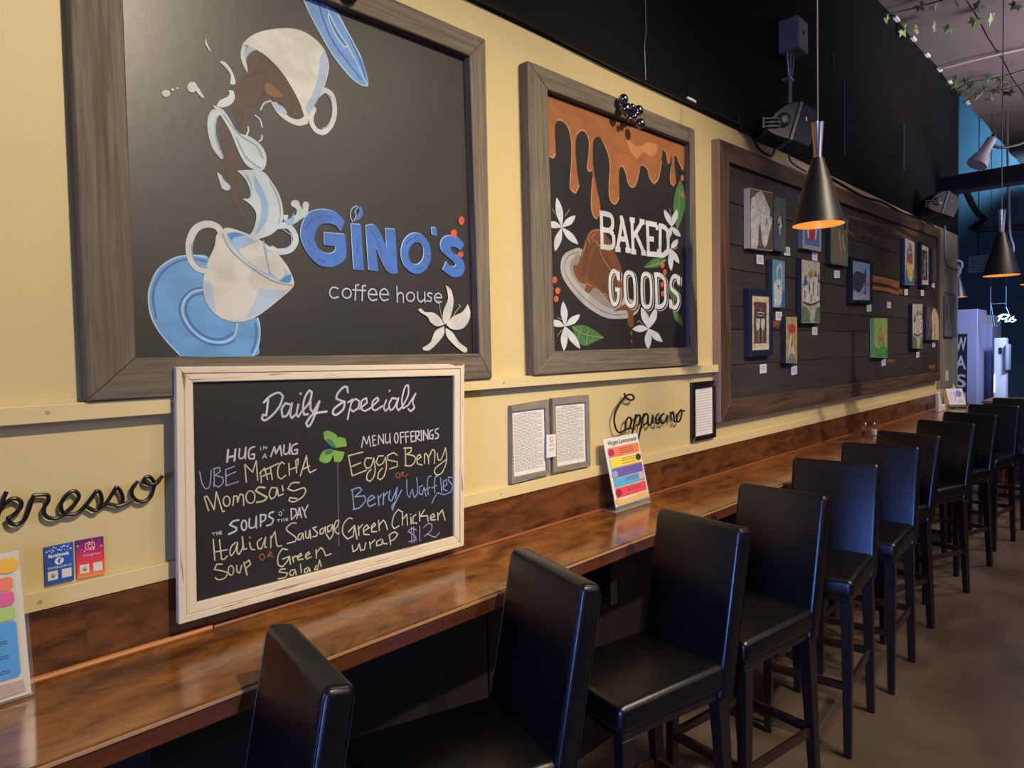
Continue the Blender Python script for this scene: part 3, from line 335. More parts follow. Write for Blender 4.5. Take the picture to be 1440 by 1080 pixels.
'chalk_white':[[51,[7111,14299,7073,14009]],[51,[7292,14291,7254,14011]],[51,[7090,14114,7272,14133]],[42,[7397,14291,7375,14086,7426,14040,7508,14095,7557,14312,7532,14027]],[42,[7786,14298,7676,14272,7617,14147,7638,14013,7759,13998,7772,14115,7696,14111]],[43,[8202,13995,8311,14237,8347,14058,8469,14246,8501,13984]],[44,[8585,14247,8562,14058,8618,13997,8709,14068,8747,14270,8729,13997]],[44,[8953,14246,8833,14218,8784,14114,8809,13987,8943,13984,8953,14094,8872,14081]],[21,[7941,14272,7942,14187]],[21,[8015,14205,8027,14284,8099,14209,8110,14279]],[21,[7978,13970,8046,14089,8094,13963]],[21,[7999,14015,8076,14005]],[18,[6624,12330,6723,12322]],[18,[6668,12320,6671,12269]],[18,[6749,12329,6746,12258]],[18,[6799,12332,6801,12254]],[18,[6747,12291,6798,12293]],[18,[6870,12325,6832,12325,6834,12255,6872,12257]],[18,[6830,12287,6861,12291]],[19,[8305,12328,8391,12323]],[19,[8348,12326,8351,12265]],[19,[8425,12324,8431,12255]],[19,[8492,12325,8498,12255]],[19,[8427,12291,8494,12292]],[19,[8609,12316,8550,12314,8556,12257,8612,12255]],[19,[8549,12287,8593,12286]],[19,[8443,12466,8437,12443,8421,12427,8401,12425,8381,12435,8367,12456,8363,12481,8369,12504,8385,12519,8405,12522,8425,12512,8439,12491,8443,12466]],[19,[8491,12564,8498,12532]],[49,[7297,12516,7166,12516,7072,12443,7237,12332,7207,12260,7037,12218]],[42,[7494,12346,7483,12285,7456,12244,7423,12234,7390,12258,7368,12308,7362,12372,7374,12433,7400,12474,7433,12484,7466,12461,7488,12411,7494,12346]],[42,[7576,12502,7560,12307,7619,12249,7716,12288,7753,12521,7746,12229]],[42,[7864,12540,7857,12247]],[43,[7864,12540,8002,12514,7983,12396,7870,12351]],[43,[8214,12555,8115,12533,8083,12458,8207,12366,8159,12254,8017,12228]],[36,[8707,12547,8709,12255]],[36,[8707,12547,8839,12509,8848,12368,8709,12255]],[36,[8858,12254,8945,12531,8994,12256]],[36,[8892,12346,8982,12343]],[36,[9020,12531,9090,12384]],[36,[9204,12555,9090,12378,9130,12230]],[38,[10947,13918,11022,14222,11125,13993,11214,14215,11250,13911]],[38,[11424,14207,11326,14204,11347,13913,11446,13929]],[38,[11337,14079,11419,14084]],[39,[11528,13934,11539,14209,11711,13941,11705,14220]],[39,[11788,14211,11780,14003,11828,13942,11931,13986,11946,14209,11945,13915]],[39,[12242,14051,12230,13979,12203,13928,12167,13912,12134,13936,12111,13992,12105,14066,12117,14138,12144,14189,12179,14205,12212,14182,12236,14126,12242,14051]],[40,[12457,14200,12324,14199,12340,13885]],[40,[12332,14056,12445,14073]],[40,[12634,14197,12510,14195,12533,13883]],[40,[12515,14051,12628,14059]],[40,[12849,14190,12712,14189,12729,13876,12855,13885]],[40,[12717,14044,12825,14047]],[41,[12909,13879,12903,14184,13048,14170,13025,14041,12914,14009,13073,13876]],[41,[13122,14192,13128,13870]],[41,[13202,13876,13214,14183,13389,13885,13393,14194]],[41,[13588,14161,13473,14113,13446,13909,13578,13880,13602,14011,13525,14004]],[42,[13819,14183,13703,14164,13680,14077,13811,13989,13788,13887,13673,13870]]],
'chalk_lilac':[[27,[6406,13860,6443,13592,6521,13424,6622,13476,6681,13858]],[28,[6752,13886,6728,13446]],[28,[6739,13888,6877,13894,6899,13802,6769,13719,6943,13643,6950,13513,6832,13417,6710,13512]],[28,[7248,13869,7027,13823,7022,13425,7336,13480]],[28,[7020,13657,7282,13735]],[32,[12805,11150,12627,11216,12499,11155,12761,10955,12793,10831,12505,10835]],[32,[12629,11259,12628,10765]],[32,[12719,11256,12718,10760]],[32,[12954,11223,12937,10770]],[32,[13099,11149,13290,11245,13438,11170,13394,11000,13126,10878,13277,10905,13537,10761,13734,10870]]],
'chalk_cream':[[34,[7533,13437,7512,13885,7704,13662,7811,13938,7831,13431]],[34,[7908,13632,7924,13363]],[35,[7893,13608,8023,13723,8094,13418]],[35,[7917,13511,8170,13568]],[35,[8020,13670,8407,13792]],[35,[8177,13729,8219,13399]],[35,[8564,13758,8495,13821,8388,13673,8379,13457,8476,13374,8595,13452]],[36,[8696,13754,8697,13437]],[36,[8704,13588,8928,13626]],[36,[8907,13476,8890,13797,8967,13843,8945,13679]],[36,[9008,13378,9211,13895,9243,13554,9299,13420,9473,13480]],[36,[9060,13538,9291,13604]],[33,[6572,12890,6488,13233,6550,13248,6709,12891,6777,13311,6906,12803,6958,12806]],[33,[7103,13025,7089,12966,7056,12926,7013,12917,6972,12941,6944,12991,6935,13054,6949,13114,6981,13153,7024,13163,7065,13139,7094,13089,7103,13025]],[34,[7168,12910,7204,13137,7287,13123,7288,12967,7362,13163,7440,13124,7442,12861]],[34,[7740,13021,7721,12944,7676,12894,7617,12883,7561,12914,7521,12979,7509,13060,7528,13135,7572,13186,7631,13198,7687,13167,7727,13102,7740,13021]],[35,[8295,13171,8182,13189,8120,13037,8170,12894,8286,12955,8338,13164,8371,12941,8503,12973]],[35,[8483,13195,8506,13055]],[36,[8970,13202,8762,13221,8639,13088,8812,13005,9085,13045,9157,12949,9044,12799,8801,12716,8655,12769,8687,12846,8893,12783]],[45,[8015,13215,7851,13255,7765,13176,7898,13074,8061,12966,7974,12887,7780,12881]],[33,[6654,12171,6670,11657]],[33,[6803,12126,6833,11644,6895,11616,6975,11688]],[33,[6703,11853,6982,11841]],[34,[7195,11976,7088,11895,7042,11750,7078,11664,7187,11795,7247,11965,7224,11734,7273,11657]],[34,[7273,11657,7374,11832,7371,12082,7397,11748,7477,11756]],[34,[7550,11898,7584,11732,7677,11684]],[34,[7561,12028,7569,12016]],[35,[7866,11937,7752,11854,7773,11689,7855,11671,7977,11940,7940,11705,7994,11666]],[35,[8118,11937,8105,11641]],[35,[8114,11856,8235,12035,8265,11715,8304,11624,8405,11629]],[33,[6840,11513,6715,11543,6647,11432,6783,11373,6970,11274,6901,11162,6748,11150,6663,11223]],[33,[7116,11290,7105,11233,7078,11195,7044,11188,7012,11212,6989,11262,6983,11323,6994,11380,7020,11417,7054,11425,7087,11401,7110,11351,7116,11290]],[34,[7197,11401,7203,11242,7267,11187,7327,11369]],[34,[7383,11434,7449,11088]],[34,[7381,11382,7518,11455,7554,11340,7429,11265,7449,11088]],[35,[8559,11484,8416,11544,8294,11380,8285,11163,8396,11067,8547,11183,8595,11282]],[36,[8419,11268,8610,11293,8631,11079]],[36,[8698,11258,8721,11113]],[36,[8695,11203,8772,11269,8816,11244]],[36,[8829,11199,8967,11237,8939,11300,8847,11251,8857,11137,8993,11133]],[36,[9056,11174,9196,11227,9168,11290,9073,11227,9099,11108,9238,11131]],[37,[9385,11297,9392,11067]],[37,[9398,11209,9528,11322,9605,11248,9677,11058,9839,11078]],[36,[8480,10992,8336,11014,8305,10953,8534,10868,8471,10773,8269,10783]],[36,[8743,10913,8624,10914,8590,10812,8677,10762,8756,10881,8781,10763]],[36,[8912,11011,8933,10781]],[36,[9135,10872,9027,10842,9023,10759,9100,10754,9164,10837,9192,10745]],[37,[9384,10869,9317,10770,9410,10747,9483,10988,9523,10806]],[37,[10989,13778,10504,13730,10604,13141,11079,13236]],[38,[10599,13410,10898,13478]],[38,[11269,13566,11093,13588,11023,13434,11097,13288,11243,13322,11349,13555,11385,13220,11328,13008,11193,12890,11084,12962,11106,13122,11240,13240]],[39,[11680,13583,11514,13590,11426,13435,11504,13314,11672,13375,11762,13531,11784,13248,11690,12982,11553,12891,11457,12961,11513,13119,11632,13213]],[39,[12187,13533,12053,13621,11830,13564,11842,13436,12180,13336,12174,13195,11899,13162]],[40,[12492,13725,12488,13180]],[40,[12438,13716,12722,13698,12700,13585,12537,13519,12819,13426,12850,13277,12701,13152,12453,13185]],[41,[12923,13296,13091,13362,13039,13456,12927,13383,12937,13178,13118,13110]],[41,[13212,13141,13223,13434,13279,13456,13368,13327,13379,13119]],[42,[13387,13325,13546,13542,13639,13472,13605,13088]],[42,[13732,13401,13762,13187,13898,13200,14087,13538,14110,13112,13921,12775,13706,12716,13595,12822,13677,12959,14132,13170]]],
'chalk_pale':[[33,[8838,12133,8705,12159,8554,12065,8580,11977,8808,11763,8789,11655,8566,11649]],[33,[8977,11839,8884,11802,8865,11695,8939,11665,9022,11830,9030,11659]],[34,[9099,11870,9107,11685,9183,11655,9222,11873,9244,11642]],[34,[9426,11917,9317,11910,9451,11740,9416,11662,9307,11671]],[34,[9629,11847,9532,11809,9528,11696,9607,11693,9694,11863,9687,11691]],[35,[9872,11885,9757,11850,9767,11703,9866,11741,9920,11875,9926,11612,9807,11492,9717,11656]],[35,[9963,11721,10082,11814,10121,11967,10021,11943,9964,11750,10056,11599,10123,11600]],[37,[10555,11921,10433,11958,10260,11805,10235,11570,10380,11379,10566,11420,10624,11705]],[38,[10418,11572,10624,11718,10686,11313]],[38,[10748,11680,10758,11393]],[38,[10743,11572,10890,11693]],[38,[10914,11483,11108,11553,11032,11651,10917,11564,10926,11398,11100,11348]],[38,[11188,11509,11337,11590,11291,11654,11190,11564,11200,11410,11362,11390]],[39,[11441,11708,11462,11398]],[39,[11468,11564,11605,11676,11685,11576,11744,11367]],[39,[12277,11804,12159,11897,11979,11717,11918,11474,11999,11344,12174,11394]],[40,[12312,11797,12297,11398]],[40,[12314,11567,12467,11696,12489,11360]],[40,[12622,11565,12625,11362]],[40,[12612,11669,12622,11658]],[40,[12823,11615,12713,11577,12687,11378,12849,11346]],[41,[12953,11678,12960,11383]],[41,[13157,11699,12984,11526,13262,11502,13292,11318]],[41,[13371,11392,13561,11416,13508,11515,13392,11463,13406,11326,13577,11308]],[42,[13680,11513,13691,11270]],[42,[13696,11420,13876,11567,13981,11214]],[38,[10524,11159,10548,10978,10674,11017,10759,11161,10797,10948,10925,10960,10980,11140]],[38,[11108,11139,11133,10941]],[39,[11115,11055,11288,11156]],[39,[11518,11134,11350,11087,11346,10963,11511,10968,11566,11096,11578,10981,11711,10952]],[39,[11805,11186,11845,10894]],[40,[11788,11189,11995,11245,12112,11149,11987,11033,11849,11006]]],
'chalk_orange':[[21,[7926,11439,7915,11404,7890,11382,7856,11380,7824,11398,7801,11431,7794,11470,7804,11505,7829,11527,7863,11529,7895,11511,7918,11479,7926,11439]],[22,[7997,11409,8073,11554,8127,11487,8027,11456,8165,11383]],[25,[12250,12914,12239,12877,12213,12853,12178,12848,12144,12863,12120,12895,12112,12934,12123,12971,12149,12995,12184,13000,12218,12985,12242,12954,12250,12914]],[26,[12284,12880,12323,12989,12411,12991,12337,12915,12441,12857,12567,12911]]],
'divider':[[26,[10160,13596,10126,12420,10101,11238]]],
'chalk_blue':[[40,[10587,12722,10627,12177]],[41,[10557,12741,10807,12776,10898,12685,10672,12533,10986,12507,11028,12364,10815,12197,10596,12183]],[41,[11091,12325,11336,12393,11242,12478,11110,12404,11087,12244,11165,12161,11345,12212]],[41,[11452,12429,11474,12133]],[42,[11466,12343,11569,12437]],[42,[11653,12479,11623,12135]],[42,[11649,12368,11788,12485]],[42,[11874,12513,11831,12281,11929,12193,12150,12567,12068,12240]],[42,[12302,12457,12064,12127,11952,11906,11940,12036,12100,12178]],[35,[12507,12747,12509,12344,12592,12185,12709,12427,12771,12155,12903,12279,12895,12747]],[35,[13112,12479,12982,12441,12974,12238,13083,12190,13166,12412,13229,12121]],[35,[13458,12722,13345,12709,13299,12480,13324,12150]],[35,[13218,12315,13407,12374]],[36,[13743,12680,13628,12668,13582,12465,13590,12165]],[36,[13482,12332,13675,12391]],[36,[13837,12606,13877,12118]],[36,[13923,12292,14102,12354,14068,12511,13949,12469,13940,12228,14094,12143]],[36,[14308,12536,14170,12587,14166,12466,14319,12290,14251,12087,13972,12042,13704,12146,13545,11993,13464,11858]]],
'clover':[[0,[9738,14470,9899,14500,10153,14342,10125,14142,10041,14006,9792,14236]],[0,[10132,14303,10414,14227,10452,14005,10087,14001]],[0,[9582,13747,9717,13959,9995,13983,10014,13807,9864,13625,9673,13650]],[0,[10019,13951,10385,13849,10255,13602,10039,13619]]],
'clover_dark':[[0,[9792,14236,9923,14279,10077,14089,10041,14006]],[0,[9748,13943,9994,13977,9971,13870,9776,13837]]],
'wire_left':[[42,[2713,13938,2644,13762,2551,13479,2455,13148]],[44,[2553,13528,2682,13705,2829,13780,2939,13697,2922,13560,2792,13432,2708,13398,2744,13290,2844,13232,2972,13296,3054,13459,3152,13750,3185,13783,3400,13754,3412,13627,3333,13485,3348,13326,3486,13234,3643,13270,3879,13465,3979,13635,3893,13757,3753,13700,3644,13534,3648,13375,3734,13279,3916,13271,4085,13402,4323,13700,4381,13649,4410,13480,4366,13323,4268,13260,4108,13384]],[47,[4365,13296,4516,13407,4722,13718,4797,13608,4838,13406,4757,13280,4611,13334,4490,13384]],[47,[4682,13280,4833,13295,5040,13371]],[49,[5174,13773,5052,13651,5032,13485,5116,13343,5269,13288,5432,13389,5511,13664,5425,13835,5320,13836,5302,13739,5418,13664,5552,13686,5707,13822]],[41,[2430,13452,2328,13373,2214,13445,2184,13622,2264,13681,2338,13593,2369,13414,2425,13353,2553,13528]],[40,[1649,13770,1509,13866,1430,13692,1532,13579,1419,13460,1478,13211,1676,13192,1814,13379,1934,13548,1985,13441,1957,13253,1863,13248]]],
'wire_right':[[47,[24496,14673,24566,14526,24812,14382,25090,14335,25246,14426,25071,14567,24818,14582,24515,14501,24114,14216,23815,13901,23708,13545,23841,13168,24079,13003,24325,13036,24500,13104,24532,13358,24714,13571,24940,13552,24959,13319,24776,13106,24525,13102]],[49,[24934,13322,24878,13154,24978,13086]],[49,[25354,13692,25187,13241,25021,12807]],[50,[25271,13466,25509,13650,25689,13518,25603,13261,25392,13193]],[50,[25985,13670,25757,13129,25504,12537]],[51,[25873,13473,26145,13657,26302,13466,26187,13238,25918,13173]],[51,[26301,13436,26347,13134,26566,13143,26714,13521,26731,13158]],[52,[27189,13573,26961,13440,26898,13174,27177,13088,27298,13412,27645,13537]],[52,[27645,13537,27412,13403,27405,13128,27691,13102,27961,13418,27952,13078]],[53,[28230,13583,28278,13143]],[53,[28285,13423,28497,13562,28576,13116,28696,13074]],[54,[29198,13603,28949,13464,28762,13289,28817,13064,29061,13074,29255,13407,29197,13571,29507,13515]]]}
Q = {'doc1':[1.7524,1.4628,1.9565,1.4711,1.9587,1.1884,1.7442,1.1779],
'doc1p':[1.7554,1.4402,1.9343,1.4416,1.9377,1.2037,1.7566,1.2037],
'doc2':[1.9795,1.4746,2.2069,1.4747,2.2088,1.1819,1.973,1.1876],
'doc2p':[1.9955,1.4484,2.1839,1.4462,2.185,1.2056,1.9983,1.2079],
'fb':[0.3312,1.2624,0.385,1.2634,0.3829,1.1802,0.33,1.1798],
'ig':[0.3895,1.2643,0.4434,1.2634,0.4432,1.1787,0.389,1.1799],
'horse':[3.6237,2.5235,3.9256,2.5424,3.9201,2.2073,3.6174,2.1953],
'monkey':[3.94,2.5242,4.1134,2.5372,4.1086,2.216,3.935,2.2128],
'bluered':[4.3787,2.6506,4.6938,2.6819,4.6897,2.2726,4.3739,2.2663],
'figures':[4.8628,2.532,5.2109,2.5514,5.209,2.2134,4.86,2.2065],
'bluehorse':[3.9144,2.1618,4.0942,2.164,4.09,1.8841,3.9098,1.8784],
'robot':[3.6133,1.978,3.9213,1.9818,3.9151,1.6018,3.6062,1.5998],
'redflower':[4.103,1.8334,4.2773,1.8373,4.2733,1.5421,4.0988,1.5513],
'castle':[4.35,2.1979,4.6636,2.2052,4.6595,1.7991,4.3448,1.7944],
'lake':[5.2776,2.2899,5.7698,2.299,5.7695,1.9754,5.2759,1.9573],
'green':[5.8138,1.8579,6.1598,1.8651,6.1605,1.5422,5.8136,1.5495],
'woman':[6.6663,2.5733,6.976,2.5677,6.9796,2.1796,6.669,2.1624],
'mono':[7.2207,2.5923,7.5203,2.5887,7.5258,2.1928,7.2253,2.18],
'darkgreen':[7.6159,2.5707,7.7984,2.5669,7.8033,2.2601,7.6205,2.2493],
'castletwo':[6.91,2.0108,7.2652,2.0236,7.2701,1.5988,6.9134,1.6095],
'horsetwo':[7.3949,2.0081,7.9091,2.0041,7.9147,1.6768,7.399,1.6851]}
def paint(key, name, m, parent, y, cap=True, label=None, mg=0):
    items = []
    for k, (wd, f) in enumerate(DAT[key]):
        pts = [(f[i]/1e4, f[i+1]/1e4) for i in range(0, len(f), 2)]; g = wd/2e4+mg
        items.append([k, wd/1e4, pts, min(p[0] for p in pts)-g, max(p[0] for p in pts)+g, min(p[1] for p in pts)-g, max(p[1] for p in pts)+g])
    comp = []                       # strokes that touch make one word or shape, each an object of its own
    for it in items:
        hit = [c for c in comp if any(it[3] <= o[4] and it[4] >= o[3] and it[5] <= o[6] and it[6] >= o[5] for o in c)]
        new = [it]
        for c in hit: new += c; comp.remove(c)
        comp.append(new)
    for c in comp:
        bm = B()
        for k, wd, pts, *_ in sorted(c, key=lambda t: t[0]):
            fn = plane_y(y-.000012*(k % 6))
            if wd: ribbon(bm, pts, wd, fn, cap=cap)
            else: flatpoly(bm, pts, fn)
        o = mk(name, bm, m, parent, label=label)
    return o
def textbm(bm, s, fn, shear=0, bold=0, x0=0, x1=1, y0=0, y1=1):
    """built-in font laid into the unit box of fn"""
    cu = bpy.data.curves.new('t', 'FONT'); cu.body = s; cu.shear = shear; cu.offset = bold; cu.resolution_u = 3
    o = bpy.data.objects.new('t', cu); C.objects.link(o); dg = bpy.context.evaluated_depsgraph_get(); dg.update()
    me = o.evaluated_get(dg).to_mesh()
    xs = [v.co.x for v in me.vertices]; ys = [v.co.y for v in me.vertices]
    ax, bx, ay, by = min(xs), max(xs), min(ys), max(ys)
    vs = [bm.verts.new(fn(x0+(v.co.x-ax)/(bx-ax)*(x1-x0), y0+(v.co.y-ay)/(by-ay)*(y1-y0))) for v in me.vertices]
    for p in me.polygons:
        try: bm.faces.new([vs[i] for i in p.vertices])
        except ValueError: pass
    o.to_mesh_clear(); bpy.data.objects.remove(o); bpy.data.curves.remove(cu)
def quadfn(q, y):
    """q = TL TR BR BL (x,z) flat list -> unit square mapping, v up"""
    TL, TR, BR, BL = [Vector((q[i], q[i+1])) for i in (0, 2, 4, 6)]
    def fn(u, v):
        p = (BL*(1-u)+BR*u)*(1-v)+(TL*(1-u)+TR*u)*v
        return (p.x, y, p.y)
    return fn
def frame4(parent, out, inn, yf, yb, mx, mz, bev=.003, name='rail', ybi=None):
    """four mitred rails; out/inn = TL TR BR BL"""
    o = [(out[i], out[i+1]) for i in (0, 2, 4, 6)]; n = [(inn[i], inn[i+1]) for i in (0, 2, 4, 6)]
    res = []
    for k in range(4):
        j = (k+1) % 4; bm = B(); prism(bm, [o[k], o[j], n[j], n[k]], yf, yb, bev)
        res.append(mk(name, bm, mx if k in (0, 2) else mz, parent))
    return res
# ================= ROOM =================
bm = B(); box(bm, (-4.6, -6.2, -.1), (14.2, 1.5, 0)); struct(mk('floor', bm, M_floor))
bm = B(); box(bm, (-4.6, 0, 0), (8.93, .18, 2.84)); wl = struct(mk('wall_left', bm, M_cream))
bm = B(); box(bm, (-4.6, .0, 2.84), (8.93, .18, 6.0))
box(bm, (-4.6, -.016, 2.842), (8.93, .0, 6.0)); struct(mk('wall_left_upper', bm, M_black))
bm = B(); box(bm, (8.93, 1.3, 0), (14.2, 1.45, 6.0)); struct(mk('wall_recess', bm, M_navy))
bm = B(); box(bm, (8.75, .18, 0), (8.93, 1.3, 6.0)); struct(mk('wall_return', bm, M_navy))
bm = B(); box(bm, (14.0, -6.2, 0), (14.2, 1.3, 6.0)); struct(mk('wall_back', bm, M_teal2))
bm = B(); box(bm, (-4.6, -6.2, 0), (14.2, -6.0, 6.0)); struct(mk('wall_right', bm, mat('far_room_paint', '4a423c', .7)))
bm = B()
box(bm, (-4.8, -6.0, 0), (-4.6, 0, .4)); box(bm, (-4.8, -6.0, 3.1), (-4.6, 0, 6.0)); box(bm, (-4.8, -1.9, .4), (-4.6, 0, 3.1)); box(bm, (-4.8, -6, .4), (-4.6, -5.2, 3.1))
struct(mk('wall_front', bm, mat('front_wall_paint', '6a5f50', .7)))
cl = struct(mk('ceiling', box(B(), (-4.6, -6.2, 5.9), (14.2, 1.5, 6.0)), M_black))
# fabric ceiling sheets (they sag slightly and overlap)
def sheet(x0, x1, y0, y1, z):
    bm = B(); nx = 40; g = []
    for i in range(nx+1):
        x = x0+(x1-x0)*i/nx
        g.append([bm.verts.new((x, y, z+.012*math.sin(x*5+y*3))) for y in (y0, y0*.66+y1*.34, y0*.34+y1*.66, y1)])
    for a, b in zip(g, g[1:]):
        for k in range(3): bm.faces.new((a[k], b[k], b[k+1], a[k+1]))
    r = bmesh.ops.solidify(bm, geom=bm.faces[:], thickness=.006)
    return mk('fabric_sheet', bm, M_ceil, cl, True)
for x0, x1 in ((-2, 3), (2.98, 7.95), (7.93, 13.75)):
    sheet(x0, x1, -.02, -.62, 4.385); sheet(x0, x1, -.52, -2.4, 4.376); sheet(x0, x1, -2.3, -4.4, 4.385)
mk('sheet_seam', tube(B(), [(7.94, -.05, 4.365), (7.93, -.4, 4.36), (7.96, -1, 4.345), (7.95, -2.2, 4.35)], .012, 6), mat('pale_seam', 'b8b0b2', .8), cl)
for i, (x, z) in enumerate([(6.479, 4.388), (7.006, 4.404), (7.493, 4.397), (7.976, 4.398), (8.429, 4.394), (9.305, 4.382)]):
    mk('sheet_clip', box(B(), (x-.05, -.05, 4.365), (x+.06, -.018, 4.385), .004), M_white, cl)
# cream trim rails with screw plugs
def trimrail(name, z0, z1, x0, x1, screws, dp=.016):
    t = mk(name, box(B(), (x0, -dp, z0), (x1, 0, z1), .0015), M_creamtrim); struct(t)
    for sx, sz in screws:
        bm = B(); lathe(bm, [(.005, 0), (.0045, .001), (.002, .0005)], n=10, M=Matrix.Translation((sx, -dp, sz)) @ Matrix.Rotation(math.pi/2, 4, 'X'))
        mk('screw_plug', bm, mat('screw_plug_paint', 'a8976a', .5), t)
    return t
trimrail('trim_1', 1.529, 1.567, -4.5, 3.30, [(.345, 1.55), (.595, 1.548), (1.7, 1.548), (3.15, 1.548)], .034)
trimrail('trim_2', 1.134, 1.175, -4.5, 8.2, [(.317, 1.152), (1.69, 1.152), (3.0, 1.152)])
# dark shadow gap strip under the black wall edge: a cable lies along it
# backsplash boards
bs = mk('trim_3', box(B(), (-4.5, -.004, .95), (8.2, -.001, 1.134)), M_under); struct(bs)
x = -4.45
for i, L in enumerate([1.9, 1.6, 1.35, 2.35, 1.75, 1.9, 1.8]):
    mk('board', box(B(), (x, -.014, .95), (min(x+L, 8.2), -.003, 1.131), .0003), M_splash, bs); x += L
# under-counter panelling
up = mk('baseboard_left', box(B(), (-4.5, -.02, 0), (8.9, 0, .95)), M_under); struct(up)
for i in range(22):
    mk('panel', box(B(), (-4.4+i*.6, -.03, .1), (-4.4+i*.6+.59, -.02, .94), .003), M_under, up)
# wall-end panelling beyond the plank display
pe = mk('trim_4', box(B(), (8.06, -.012, 1.175), (8.93, 0, 2.84), .002), M_greenwall); struct(pe)
for xx in (8.2, 8.86): mk('batten', box(B(), (xx, -.024, 1.175), (xx+.05, -.012, 2.5), .002), M_greenwall, pe)
# ================= COUNTER =================
ct = root('bar_counter', 'long polished reddish brown wooden bar counter along the wall behind the stools', 'counter', (2, -.2, .95))
mk('counter_top', prismz(B(), [(-3.5, -.015), (8.35, -.015), (8.35, -.24), (7.55, -.372), (-3.5, -.372)], .949, .9856, .002), M_counter, ct, label='polished reddish brown board with swirling grain')
mk('front_edge', box(B(), (-3.5, -.380, .940), (7.55, -.3725, .9835), .002), M_cedge, ct)
mk('edge_nosing', box(B(), (-3.5, -.384, .9785), (7.55, -.3805, .9862), .0012), mat('nosing_wood', 'a57f5c', .25, coat=.3), ct)  # pale tan colour paints in the highlight along the front edge
bd = B(); tube(bd, [(-3.5, -.021, .992), (.665, -.021, .992)], .0075, 8, False); mk('back_bead', bd, M_bead, ct, True, label='wooden bead along the back left, coloured as if lit')
bd = B(); tube(bd, [(.67, -.019, .990), (8.2, -.019, .990)], .006, 8, False); mk('back_bead', bd, mat('bead_wood_shaded', '84502c', .3, coat=.3), ct, True)  # same bead carried on, darker colour stands in for shade
for xx in (-1.2, .4, 2.0, 3.6, 5.2, 6.8): mk('bracket', prism(B(), [(xx, .72), (xx+.04, .72), (xx+.04, .949), (xx, .949)], -.26, -.031), M_under, ct)
# ================= SIGN BOARDS =================
so = root('wall_sign', 'large black hand painted sign with blue coffee house name, cups and saucers in weathered frame', 'sign', (1.03, -.02, 2.1))
GO = (.425, 2.71, 1.643, 2.71, 1.634, 1.566, .415, 1.569)
GI = (.527, 2.628, 1.568, 2.634, 1.578, 1.652, .517, 1.661)
frame4(so, GO, GI, -.045, -.001, M_greyx, M_greyz)
mk('board', prism(B(), [(.49, 1.62), (.49, 2.67), (1.61, 2.67), (1.61, 1.62)], -.015, -.003), M_chalk, so)
yy = -.0155
def LP(key, name, m, par, cap=True, label=None, mg=None):
    global yy
    if mg is None: mg = .004 if 'letter' in name or 'title' in name else 0
    o = paint(key, name, m, par, yy, cap, label, mg); yy -= .00011; return o
LP('coffee', 'painted_coffee', pm('coffee', '4d3a30'), so, label='poured brown coffee'); LP('coffee_light', 'painted_coffee', pm('coffee_light', '8a5a38'), so); LP('coffee_swirl', 'painted_coffee', pm('coffee_swirl', '3a2b25'), so)
LP('saucer_low', 'painted_saucer', pm('blue_saucer', '6ba6dc'), so, label='light blue saucer under the lower cup'); LP('saucer_low_dark', 'painted_saucer', pm('saucer_ring', '4377bd'), so); LP('saucer_low_rim', 'painted_saucer', pm('saucer_rim', 'b4d5ec'), so)
LP('saucer_top', 'painted_saucer', pm('blue_saucer2', '6f9fe0'), so, label='blue saucer tipped on edge at the top'); LP('saucer_top_dark', 'painted_saucer', pm('saucer_ring2', '3a66b8'), so); LP('saucer_top_rim', 'painted_saucer', pm('saucer_rim', 'b4d5ec'), so)
LP('cup_top_handle', 'painted_cup', pm('cup_white', 'd4d8da'), so); LP('cup_top', 'painted_cup', pm('cup_white2', 'd8d8d0'), so, label='tipped white cup pouring coffee'); LP('milk_blue', 'painted_shade', pm('cup_shade', 'a7bcdc'), so)
LP('milk', 'painted_milk', pm('milk_white', 'c6d4dc'), so, label='pale blue white swirl of milk'); LP('drops', 'painted_milk', pm('drop_white', 'd2dde0'), so); LP('milk_thin', 'painted_milk', pm('drop_white', 'd2dde0'), so)
LP('milk_blue2', 'painted_shade', pm('milk_shade', '8fb6de'), so)
LP('cup_low_handle', 'painted_cup', pm('cup_white', 'd4d8da'), so); LP('cup_low', 'painted_cup', pm('cup_white3', 'd6d3ca'), so, label='upright white cup catching milk'); LP('cup_low_shade', 'painted_shade', pm('cup_shade2', 'b4c8e0'), so)
LP('cup_inside', 'painted_cup_inside', pm('cup_inside', '9dbfe2'), so); LP('foam', 'painted_foam', pm('foam', 'd3d3ca'), so); LP('deep_blue', 'painted_shade', pm('deep_blue', '4f86cc'), so)
LP('milk_dark', 'painted_line', pm('milk_line', '9fb4c6'), so); LP('cup_low_line', 'painted_line', pm('cup_line', '8fa2b8'), so)
LP('name_white', 'lettering', pm('name_white', 'a9c9f2'), so, cap=False); LP('name_blue', 'lettering', pm('name_blue', '3f74cc'), so, cap=False, label='thick blue capital lettering'); LP('name_speckle', 'lettering', pm('name_speckle', '2f56a8'), so)
LP('tagline', 'lettering', pm('tag_white', 'bcc6dd'), so, label='thin pale lower case lettering'); LP('berries', 'painted_berries', pm('berry', 'd9543c'), so)
LP('stamen', 'painted_stamen', pm('stamen', 'b5ab78'), so); LP('flower', 'painted_flower', pm('petal', 'd2d3cc'), so, label='white five petal flower')
sb = root('wall_sign', 'black hand painted baked goods sign with dripping caramel, cake and white flowers in weathered frame', 'sign', (2.45, -.02, 2.1))
frame4(sb, (1.851, 2.70, 3.050, 2.715, 3.057, 1.572, 1.851, 1.568), (1.96, 2.626, 3.005, 2.642, 2.991, 1.660, 1.969, 1.655), -.045, -.001, M_greyx, M_greyz)
mk('board', prism(B(), [(1.92, 1.62), (1.92, 2.68), (3.03, 2.69), (3.03, 1.62)], -.015, -.003), M_chalk, sb)
